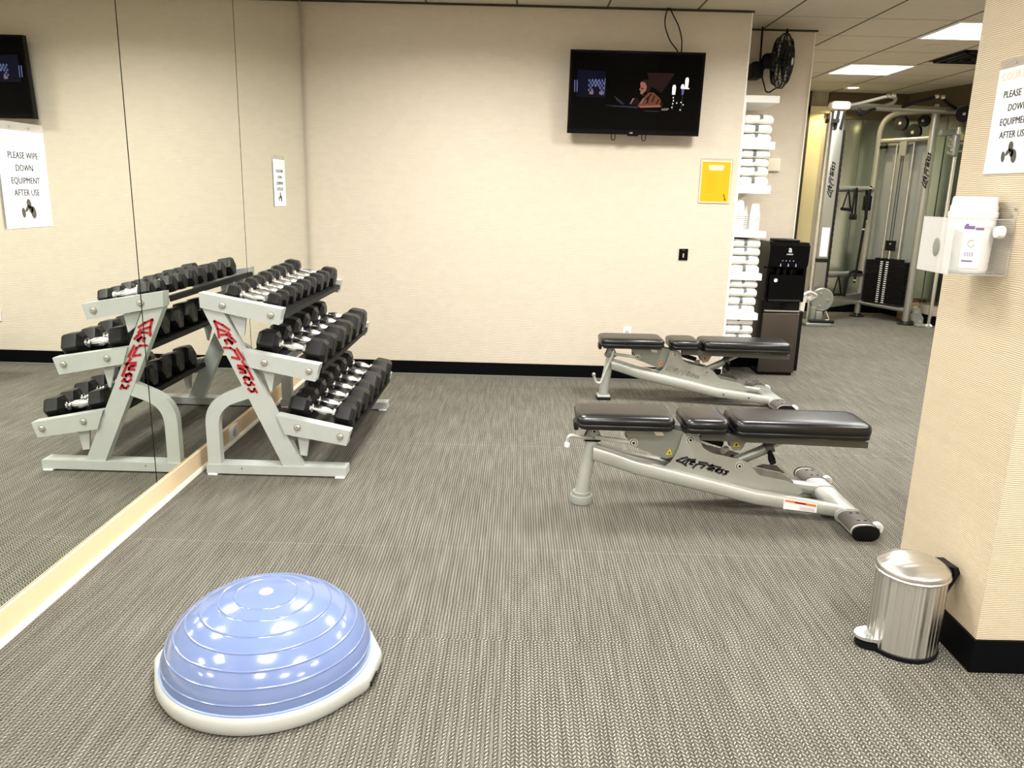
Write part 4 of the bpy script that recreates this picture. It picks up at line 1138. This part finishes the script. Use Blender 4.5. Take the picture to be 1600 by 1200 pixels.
# ------------------------------------------------------------------ wipes holder and tub on the column
def holder():
    t = thing('wipes_holder', (1.25, 2.24, 1.115), 'clear acrylic wall holder projecting from the wall column', 'holder')
    x0, x1, y0, y1, z0, z1 = 1.166, 1.327, 2.152, 2.318, 1.112, 1.262; w_ = .003
    obj('front_panel', box(B(), x0, x0+w_, y0, y1, z0, z1), FROST, t, label='milky scratched front panel')
    obj('side_panel', box(B(), x0+w_, x1-w_, y0, y0+w_, z0, z1), ACRYL, t)
    obj('side_panel', box(B(), x0+w_, x1-w_, y1-w_, y1, z0, z1), ACRYL, t)
    obj('bottom_panel', box(B(), x0+w_, x1-w_, y0+w_, y1-w_, z0, z0+w_), ACRYL, t)
    obj('back_panel', box(B(), x1-w_, x1, y0-.006, y1+.006, z0, z1+.045), ACRYL, t)
    bm = B(); box(bm, x0-.0006, x0+w_+.0006, y0, y1, z1-.0012, z1+.0006); box(bm, x0, x1, y0-.0006, y0+w_+.0006, z1-.0012, z1+.0006)
    box(bm, x0-.0006, x0+.0012, y0-.0006, y0+.0012, z0, z1); box(bm, x0, x1, y0-.0006, y0+.0012, z0, z0+.0012); box(bm, x1-.0012, x1, y0-.0012, y0+.0006, z0, z1)
    obj('polished_edge', bm, FROST, t, label='bright polished edges')
    bm = B()
    for y in (y0+.006, y0+.020): lathe(bm, [(.0001, -.003), (.004, -.003), (.004, 0)], (x1-w_, y, z1+.028-.018*(y > y0+.01)), 12, 'X')
    obj('screw', bm, BOLT, t)
    bm = B(); lathe(bm, [(.0001, -.0015), (.016, -.0015), (.019, 0), (.019, .0015)], (x0-.0002, y0+.075, (z0+z1)/2-.006), 28, 'X')
    xform(bm, Matrix.Translation((0, 0, 1.181)) @ Matrix.Diagonal((1, 1, 1.35, 1)) @ Matrix.Translation((0, 0, -1.181)))
    obj('embossed_disc', bm, SILVERD, t, label='oval embossed disc on the front panel')
    bm = B(); lathe(bm, [(.008, -.020), (.015, -.018), (.017, -.008), (.017, 0)], (1.306, 2.166, 1.228), 20, 'X')
    obj('mounting_knob', bm, PLASW, t, label='white mounting knob')
    c = (1.260, 2.238)
    t = thing('wipes_tub', (c[0], c[1], 1.1155), 'white ribbed tub of wipes with purple print standing in the clear holder', 'tub')
    r = .058; z = 1.1155
    prof = [(r*.90, 0), (r*.93, .004)]
    for i in range(16): prof += [(r*.955+(.0006 if i % 2 else 0)+i*.0002, .006+i*.0085)]
    prof += [(r*1.0, .142), (r*1.03, .146)]
    obj('canister', lathe(B(), [(a, b) for a, b in prof], (*c, z), 48), PLASW, t, ang=20)
    obj('lid', lathe(B(), [(r*1.03, .1462), (r*1.06, .150), (r*1.06, .162), (r*1.01, .165), (r*1.01, .178), (r*.97, .181), (r*.95, .200), (r*.90, .2045), (.001, .2045)], (*c, z), 48), PLASW, t, ang=20)
    # printed label: patches following the drum
    d0 = math.atan2(-c[1], -c[0])   # facing the room
    def patch(bm, a0, a1, z0, z1, dr, mi):
        k = 6; ring = []
        A = [a0+(a1-a0)*i/k for i in range(k+1)]
        R1 = r*.99+.0008+dr
        ou = [(c[0]+R1*math.cos(a), c[1]+R1*math.sin(a)) for a in A]; inn = [(c[0]+(R1-.001)*math.cos(a), c[1]+(R1-.001)*math.sin(a)) for a in A]
        loft(bm, [[(x, y, z+zz) for x, y in ou+inn[::-1]] for zz in (z0, z1)], mi=mi)
    bm = B(); f = math.radians(-90)
    patch(bm, f-.80, f+.10, .012, .134, 0, 0)
    patch(bm, f-.78, f-.35, .118, .127, .0006, 1); patch(bm, f-.30, f+.06, .116, .122, .0006, 1)
    patch(bm, f-.74, f-.60, .127, .132, .0006, 1)
    patch(bm, f-.70, f-.25, .030, .034, .0006, 1)
    for i in range(4): patch(bm, f-.62+i*.10, f-.56+i*.10, .045, .056, .0006, 2)
    k = 20
    for i in range(k):
        if i < 3: continue
        a = 2*math.pi*i/k
        patch(bm, f-.42+.13*math.cos(a), f-.39+.13*math.cos(a), .078+.009*math.sin(a), .0805+.009*math.sin(a), .0006, 3)
    obj('printed_label', bm, [PAPER, PURPLE, LILAC, BOLT], t, label='white label with purple bars')
holder()

# ------------------------------------------------------------------ far room: tinted mirror panels
for x0, x1, lb in ((3.47, 3.87, 'left tinted mirror panel on the far wall next to the cream door frame'), (3.875, 4.36, 'right tinted mirror panel on the far wall behind the weight stack')):
    solo('wall_mirror', box(B(), x0, x1, 9.385, 9.399, .22, 2.195), MIRD, lb, 'mirror', 'tinted mirrors in the far room')
for k in range(3):
    ya = 9.36 - k*.62; yb = ya-.60
    X = lambda y: 4.38 + (9.42-y)*(.84/4.02)
    solo('wall_mirror', prism(B(), [(X(ya)-.012, ya), (X(yb)-.012, yb), (X(yb)-.002, yb), (X(ya)-.002, ya)], .22, 2.195, 'XY'), MIRD,
         'tinted mirror panel on the angled side wall, %s from the corner' % ('first', 'second', 'third')[k], 'mirror', 'tinted mirrors in the far room')

# ------------------------------------------------------------------ cable machine
def gym():
    t = thing('cable_machine', (3.7, 8.6, 0), 'large silver cable machine with pull-up grips and a black weight stack in the far room', 'cable machine')
    # left pulley column
    lc = obj('column', rbox(B(), 3.165, 3.285, 8.41, 8.50, .03, 2.19, .012), GYM, t, label='tall silver pulley column')
    obj('column_track', box(B(), 3.285, 3.315, 8.43, 8.48, .10, 2.0), DARKMETAL, lc)
    bm = B()
    for i in range(30): box(bm, 3.315, 3.322, 8.44, 8.47, .15+i*.06, .175+i*.06)
    obj('height_stops', bm, BLKM, lc)
    obj('column_cap', rbox(B(), 3.13, 3.32, 8.37, 8.53, 2.19, 2.275, .03), PLASB, lc, label='pale cap')
    bm = B(); prism(bm, [(3.175, 2.0), (3.205, 2.0), (3.225, 2.18), (3.195, 2.18)], 8.395, 8.41); prism(bm, [(3.235, 2.02), (3.26, 2.0), (3.28, 2.17), (3.255, 2.18)], 8.395, 8.41)
    obj('cable_guard', bm, DARKMETAL, lc)
    bm = B(); logo(bm, (3.232, 8.4095, 1.33), (0, 0, 1), (-1, 0, 0), .36, .016); obj('lettering', bm, INK, lc, label='black script lettering running up the column')
    obj('info_label', box(B(), 3.185, 3.265, 8.407, 8.4095, .72, 1.02), PAPER, lc)
    obj('column_sleeve', rbox(B(), 3.160, 3.290, 8.405, 8.505, .66, .70, .004), DARKMETAL, lc)
    obj('guide_rod', tube(B(), [(3.11, 8.34, .04), (3.11, 8.34, 2.16)], .014, 12), CHROME, t)
    obj('rod_bracket', box(B(), 3.09, 3.20, 8.33, 8.42, 2.06, 2.10), DARKMETAL, t)
    w_ = obj('pulley_cover', lathe(B(), [(.0001, -.02), (.115, -.02), (.125, -.012), (.125, .012), (.115, .02), (.0001, .02)], (3.235, 8.33, .275), 36, 'Y'), SILVERD, t, label='round grey pulley cover')
    bm = B()
    for dx, dz in ((-.02, .065), (-.02, -.065), (.06, 0)): lathe(bm, [(.0001, -.028), (.012, -.026), (.013, -.02)], (3.235+dx, 8.33, .275+dz), 12, 'Y')
    obj('bolt', bm, BOLT, w_)
    obj('foot_plate', rbox(B(), 3.06, 3.33, 8.22, 8.52, 0, .035, .008), SILVERD, t)
    obj('foot_bar', tube(B(), [(3.10, 8.25, .055), (3.36, 8.25, .05)], .018, 12), DARKMETAL, t)
    bm = B(); rbox(bm, 3.12, 3.17, 8.28, 8.36, .04, .20, .006); rbox(bm, 3.18, 3.25, 8.29, 8.37, .04, .15, .006); obj('lower_carriage', bm, SILVERD, t)
    obj('stirrup', tube(B(), fillet([(3.27, 8.27, .16), (3.31, 8.25, .07), (3.25, 8.25, .06)], .02), .008, 8), CHROME, t)
    # crossbars
    obj('top_crossbar', tube(B(), [(3.29, 8.45, 2.235), (4.46, 8.45, 2.215)], .034, 14), GYM, t)
    for x in (4.46,): obj('crossbar_end', rbox(B(), x-.02, x+.03, 8.39, 8.49, 2.17, 2.26, .01), SILVERD, t)
    def grip(pts, tips, m_=None):
        g = obj('pull_up_grip', tube(B(), fillet(pts, .03), .016, 10), m_ or BLKM, t, label='bent pull-up grip')
        for p in tips: obj('grip_end', lathe(B(), [(.0001, -.02), (.018, -.015), (.02, 0), (.018, .015), (.0001, .02)], p, 12, 'X'), CHROME, g)
    grip([(3.30, 8.42, 2.235), (3.40, 8.34, 2.255), (3.60, 8.22, 2.31), (3.69, 8.22, 2.30), (3.71, 8.30, 2.265), (3.64, 8.43, 2.235)], [(3.60, 8.20, 2.312), (3.655, 8.2, 2.315)], GYM)
    grip([(3.85, 8.43, 2.235), (3.95, 8.32, 2.28), (4.08, 8.22, 2.315)], [(4.08, 8.21, 2.318)])
    grip([(4.40, 8.43, 2.235), (4.25, 8.32, 2.27), (4.14, 8.22, 2.310)], [(4.14, 8.21, 2.314)])
    grip([(3.58, 8.43, 2.21), (3.50, 8.34, 2.19), (3.40, 8.28, 2.135), (3.36, 8.27, 2.15), (3.36, 8.27, 2.20)], [])
    # weight tower
    A = Vector((3.955, 9.08, 0)); Bv = Vector((4.262, 8.54, 0)); d = (Bv-A).normalized(); nn = Vector((-d.y, d.x, 0))   # nn away from the camera
    def P_(s, z, off=0): return A + d*s + nn*off + Vector((0, 0, z))
    Ld = (Bv-A).length
    fr = obj('tower_frame', tube(B(), fillet([P_(0, .03), P_(0, 2.225), P_(Ld*1.0, 2.235)], .22, 10), .034, 14), GYM, t, label='bent silver tube frame')
    obj('tower_upright', tube(B(), [P_(Ld, .03), P_(Ld, 2.25)], .040, 14), GYM, t)
    bm = B(); u_ = -nn; 
    logo(bm, P_(Ld, 1.45)+Vector((-.02, -.042, 0)), (0, 0, 1), (-1, 0, 0), .36, .016); obj('lettering', bm, INK, t, label='black script lettering on the tower upright')
    obj('upright_top', lathe(B(), [(.0001, .03), (.02, .025), (.035, .0), (.038, -.02)], tuple(P_(Ld, 2.26)), 16), CHROME, t)
    obj('tower_bar', tube(B(), [P_(.03, 1.945), P_(Ld-.03, 1.955)], .028, 12), GYM, t)
    obj('tower_bar', tube(B(), [P_(.03, .165), P_(Ld-.03, .155)], .026, 12), GYM, t)
    for s in (0, Ld):
        obj('tower_foot', lathe(B(), [(.085, 0), (.085, .012), (.05, .026), (.042, .04)], tuple(P_(s, 0)), 24), DARKMETAL, t)
    st = B(); th = .012
    c = P_(Ld*.5, 0, .02)
    for i in range(20):
        z = .205+i*.0235
        obox(st, Vector((c.x, c.y, z)), d*(Ld*.40), nn*.055, Vector((0, 0, .0108)))
    obj('weight_stack', st, STACK, t, bevel=.002, seg=1)
    bm = B(); obox(bm, P_(Ld*.5, .675, .02), d*(Ld*.25), nn*.04, Vector((0, 0, .012))); obj('top_plate', bm, BLKM, t)
    bm = B()
    bm.free()
    for s in (-.035, .035):
        bm = B()
        for i in range(20): obox(bm, P_(Ld*.47+s, .205+i*.0235, -.0365), d*.016, nn*.001, Vector((0, 0, .005)))
        obj('weight_numbers', bm, TICK, t, label='column of white plate marks')
    bm = B()
    for s in (-.10, .10): tube(bm, [P_(Ld*.5+s, .18, .02), P_(Ld*.5+s, 1.93, .02)], .009, 8)
    obj('guide_rods', bm, CHROME, t)
    bm = B(); obox(bm, P_(Ld*.5, .83, .0), d*.055, nn*.012, Vector((0, 0, .055))); sb = obj('selector_block', bm, BLKM, t, bevel=.012)
    obj('selector_bolt', lathe(B(), [(.0001, -.01), (.009, -.01), (.009, 0)], tuple(P_(Ld*.5, .85, -.014)), 10, 'Y'), BOLT, sb)
    obj('selector_rod', tube(B(), [P_(Ld*.5, .68), P_(Ld*.5, .78)], .010, 8), CHROME, t)
    bm = B()
    for s in (-.02, .012): tube(bm, [P_(Ld*.5+s, .88), P_(Ld*.5+s, 1.88)], .0035, 6)
    obj('cable', bm, BLKM, t)
    bm = B(); obox(bm, P_(Ld*.5, 1.86, -.01), d*.04, nn*.012, Vector((0, 0, .075))); obj('pulley_bracket', bm, SILVERD, t, bevel=.012)
    bm = B(); obox(bm, P_(Ld*.5, 1.24, .085), d*(Ld*.46), nn*.004, Vector((0, 0, .69))); obj('shroud', bm, SHROUD, t, label='grey panel behind the weight stack')
    bm = B(); obox(bm, P_(Ld*.08, 1.88, .0), d*.05, nn*.02, Vector((0, 0, .015))); obj('stop_bracket', bm, BLKM, t)
    for s, z, r_ in ((.24, 2.12, .075), (.40, 2.02, .085), (.50, 2.13, .06)):
        pc = P_(s, z, 0)
        q = tube(B(), [pc - nn*.02, pc + nn*.02], r_, 24)
        pu = obj('pulley_wheel', q, BLKM, t)
        obj('pulley_hub', tube(B(), [pc - nn*.026, pc - nn*.0], r_*.22, 12), BOLT, pu)
    pc = Vector((4.42, 8.30, 2.17)); pu = obj('pulley_wheel', tube(B(), [pc - Vector((.01, .02, 0)), pc + Vector((.01, .02, 0))], .075, 24), BLKM, t)
    obj('pulley_hub', tube(B(), [pc - Vector((.013, .03, 0)), pc], .014, 12), BOLT, pu)
    # right rod with its bracket and carriage
    obj('bracket_arm', rbox(B(), 4.28, 4.43, 8.42, 8.48, 1.97, 2.03, .01), SILVERD, t)
    obj('guide_rod', tube(B(), [(4.425, 8.36, .04), (4.425, 8.36, 2.05)], .020, 12), CHROME, t)
    obj('rod_foot', lathe(B(), [(.05, 0), (.05, .02), (.025, .04)], (4.425, 8.36, 0), 16), CHROME, t)
    cr = obj('carriage', rbox(B(), 4.36, 4.42, 8.28, 8.36, 1.76, 1.98, .02), SILVERD, t)
    for a, b, z, rr_ in ((4.32, 4.37, 1.80, .018), (4.32, 4.37, 1.87, .014), (4.33, 4.37, 1.93, .010), (4.42, 4.46, 1.90, .016), (4.42, 4.46, 1.82, .016)):
        obj('carriage_pin', tube(B(), [(a, 8.31, z), (b, 8.31, z)], rr_, 10), CHROME, cr)
    bm = B(); prism(bm, [(4.285, .20), (4.31, .215), (4.345, .19), (4.36, .14), (4.395, .09), (4.395, .01), (4.35, .005), (4.31, .03), (4.285, .06)], 8.43, 8.47)
    pp = obj('pulley_guard', bm, SILVERD, t, bevel=.004)
    bm = B()
    for x, z in ((4.31, .15), (4.36, .05)): lathe(bm, [(.0001, -.01), (.012, -.008), (.013, 0)], (x, 8.43, z), 12, 'Y')
    obj('bolt', bm, BOLT, pp)
    obj('floor_arm', rbox(B(), 4.30, 4.46, 8.36, 8.44, 0, .03, .006), SILVERD, t)
    # low and mid connecting bars between column and tower
    bm = B(); obox(bm, (3.60, 8.77, .215), (.33, .29, .002), (.02, -.023, 0), (0, 0, .055)); obj('lower_connector', bm, GYM, t, bevel=.008)
    obj('accessory_bar', tube(B(), [(3.27, 8.50, 1.42), (3.94, 9.07, 1.43)], .034, 12), GYM, t)
    obj('accessory_bar', tube(B(), [(3.27, 8.50, .52), (3.94, 9.07, .49)], .034, 12), GYM, t)
gym()
# loose attachments hanging on the machine
def U(s, z, off=-.05):   # along the accessory bars
    a = Vector((3.27, 8.50, 0)); b = Vector((3.94, 9.07, 0)); d = (b-a).normalized(); n = Vector((d.y, -d.x, 0))
    return a + d*s + n*(-off) + Vector((0, 0, z))
def stirrup(s, z, lb):
    t = thing('stirrup_handle', tuple(U(s, z-.20)), lb, 'handle', 'cable attachments hanging on the machine')
    obj('strap', tube(B(), [U(s-.09, z-.20), U(s-.005, z), U(s+.09, z-.20)], .009, 8), BLKM, t)
    obj('grip', tube(B(), [U(s-.10, z-.20), U(s+.10, z-.21)], .017, 10), BLKM, t)
stirrup(.26, 1.415, 'black stirrup handle hanging at the left of the upper accessory bar')
stirrup(.28, .50, 'black stirrup handle hanging on the lower accessory bar')
def rope(s, z, lb):
    t = thing('triceps_rope', tuple(U(s, z-.33)), lb, 'handle', 'cable attachments hanging on the machine')
    obj('rope', tube(B(), fillet([U(s-.03, z-.28), U(s-.015, z), U(s+.02, z), U(s+.045, z-.28)], .02), .012, 8), BLKM, t)
    for q in (-.03, .045): obj('rope_end', tube(B(), [U(s+q, z-.33), U(s+q, z-.30), U(s+q, z-.27)], [.020, .024, .015], 12), BLKM, t)
rope(.42, 1.43, 'black triceps rope hanging at the middle of the upper accessory bar')
t = thing('straight_bar', tuple(U(.55, .45, -.12)), 'long thin black bar leaning upright between the two accessory bars', 'bar')
obj('bar', tube(B(), [U(.50, .42, -.12), U(.60, 1.46, -.12)], .014, 10), BLKM, t)
for f in (.02, .55, .97):
    p = U(.50, .42, -.12).lerp(U(.60, 1.46, -.12), f); q = U(.50, .42, -.12).lerp(U(.60, 1.46, -.12), f+.015); obj('collar', tube(B(), [p, q], .018, 10), BOLT, t)
t = thing('curl_bar', tuple(U(.70, 1.10, -.05)), 'short black and chrome curl bar hanging at the right of the upper accessory bar', 'bar')
obj('bar', tube(B(), [U(.66, 1.42, -.05), U(.72, 1.10, -.05)], .016, 10), BLKM, t)
obj('grip', rbox(B(), *[v for a, b in ((U(.68, 0, -.05).x-.03, U(.68, 0, -.05).x+.05), (U(.68, 0, -.05).y-.03, U(.68, 0, -.05).y+.03), (1.20, 1.36)) for v in (a, b)], .012), BLKM, t)
obj('tip', tube(B(), [U(.72, 1.10, -.05), U(.724, 1.075, -.05)], .019, 10), CHROME, t)
t = thing('lat_handle', tuple(U(.55, .42, -.05)), 'wide black handle with bent end hanging on the lower accessory bar', 'handle')
obj('bar', tube(B(), fillet([U(.40, .27, -.075), U(.42, .50, -.075), U(.52, .545, -.075), U(.72, .52, -.075)], .05), .018, 10), BLKM, t)
# white towel strap at the column foot
t = thing('ankle_strap', (3.09, 8.24, .15), 'white strap knotted around the machine next to the water cooler', 'strap')
obj('loop', tube(B(), fillet([(2.98, 8.20, .33), (3.05, 8.20, .37), (3.14, 8.24, .33), (3.08, 8.27, .28), (3.02, 8.22, .31)], .02), .024, 8, squash=.6), STRAP, t)
obj('tail', tube(B(), [(3.02, 8.20, .33), (3.00, 8.20, .25), (2.99, 8.20, .16)], [.02, .022, .026], 8, squash=.5), STRAP, t)
# stacked step platforms behind the right rod
for k, (z, s, lb) in enumerate(((0, 0, 'lower brown exercise step with tan edge under the other one'), (.125, .02, 'upper brown exercise step with tan edge behind the machine'))):
    t = thing('exercise_step', (4.44, 8.82, z), lb, 'exercise step', 'exercise steps behind the machine')
    obj('body', rbox(B(), 4.33+s, 4.50-s, 8.68+s, 8.92-s, z+.002, z+.10, .02), STEPE, t)
    obj('top_mat', rbox(B(), 4.34+s, 4.49-s, 8.69+s, 8.91-s, z+.10, z+.122, .008), STEPT, t)
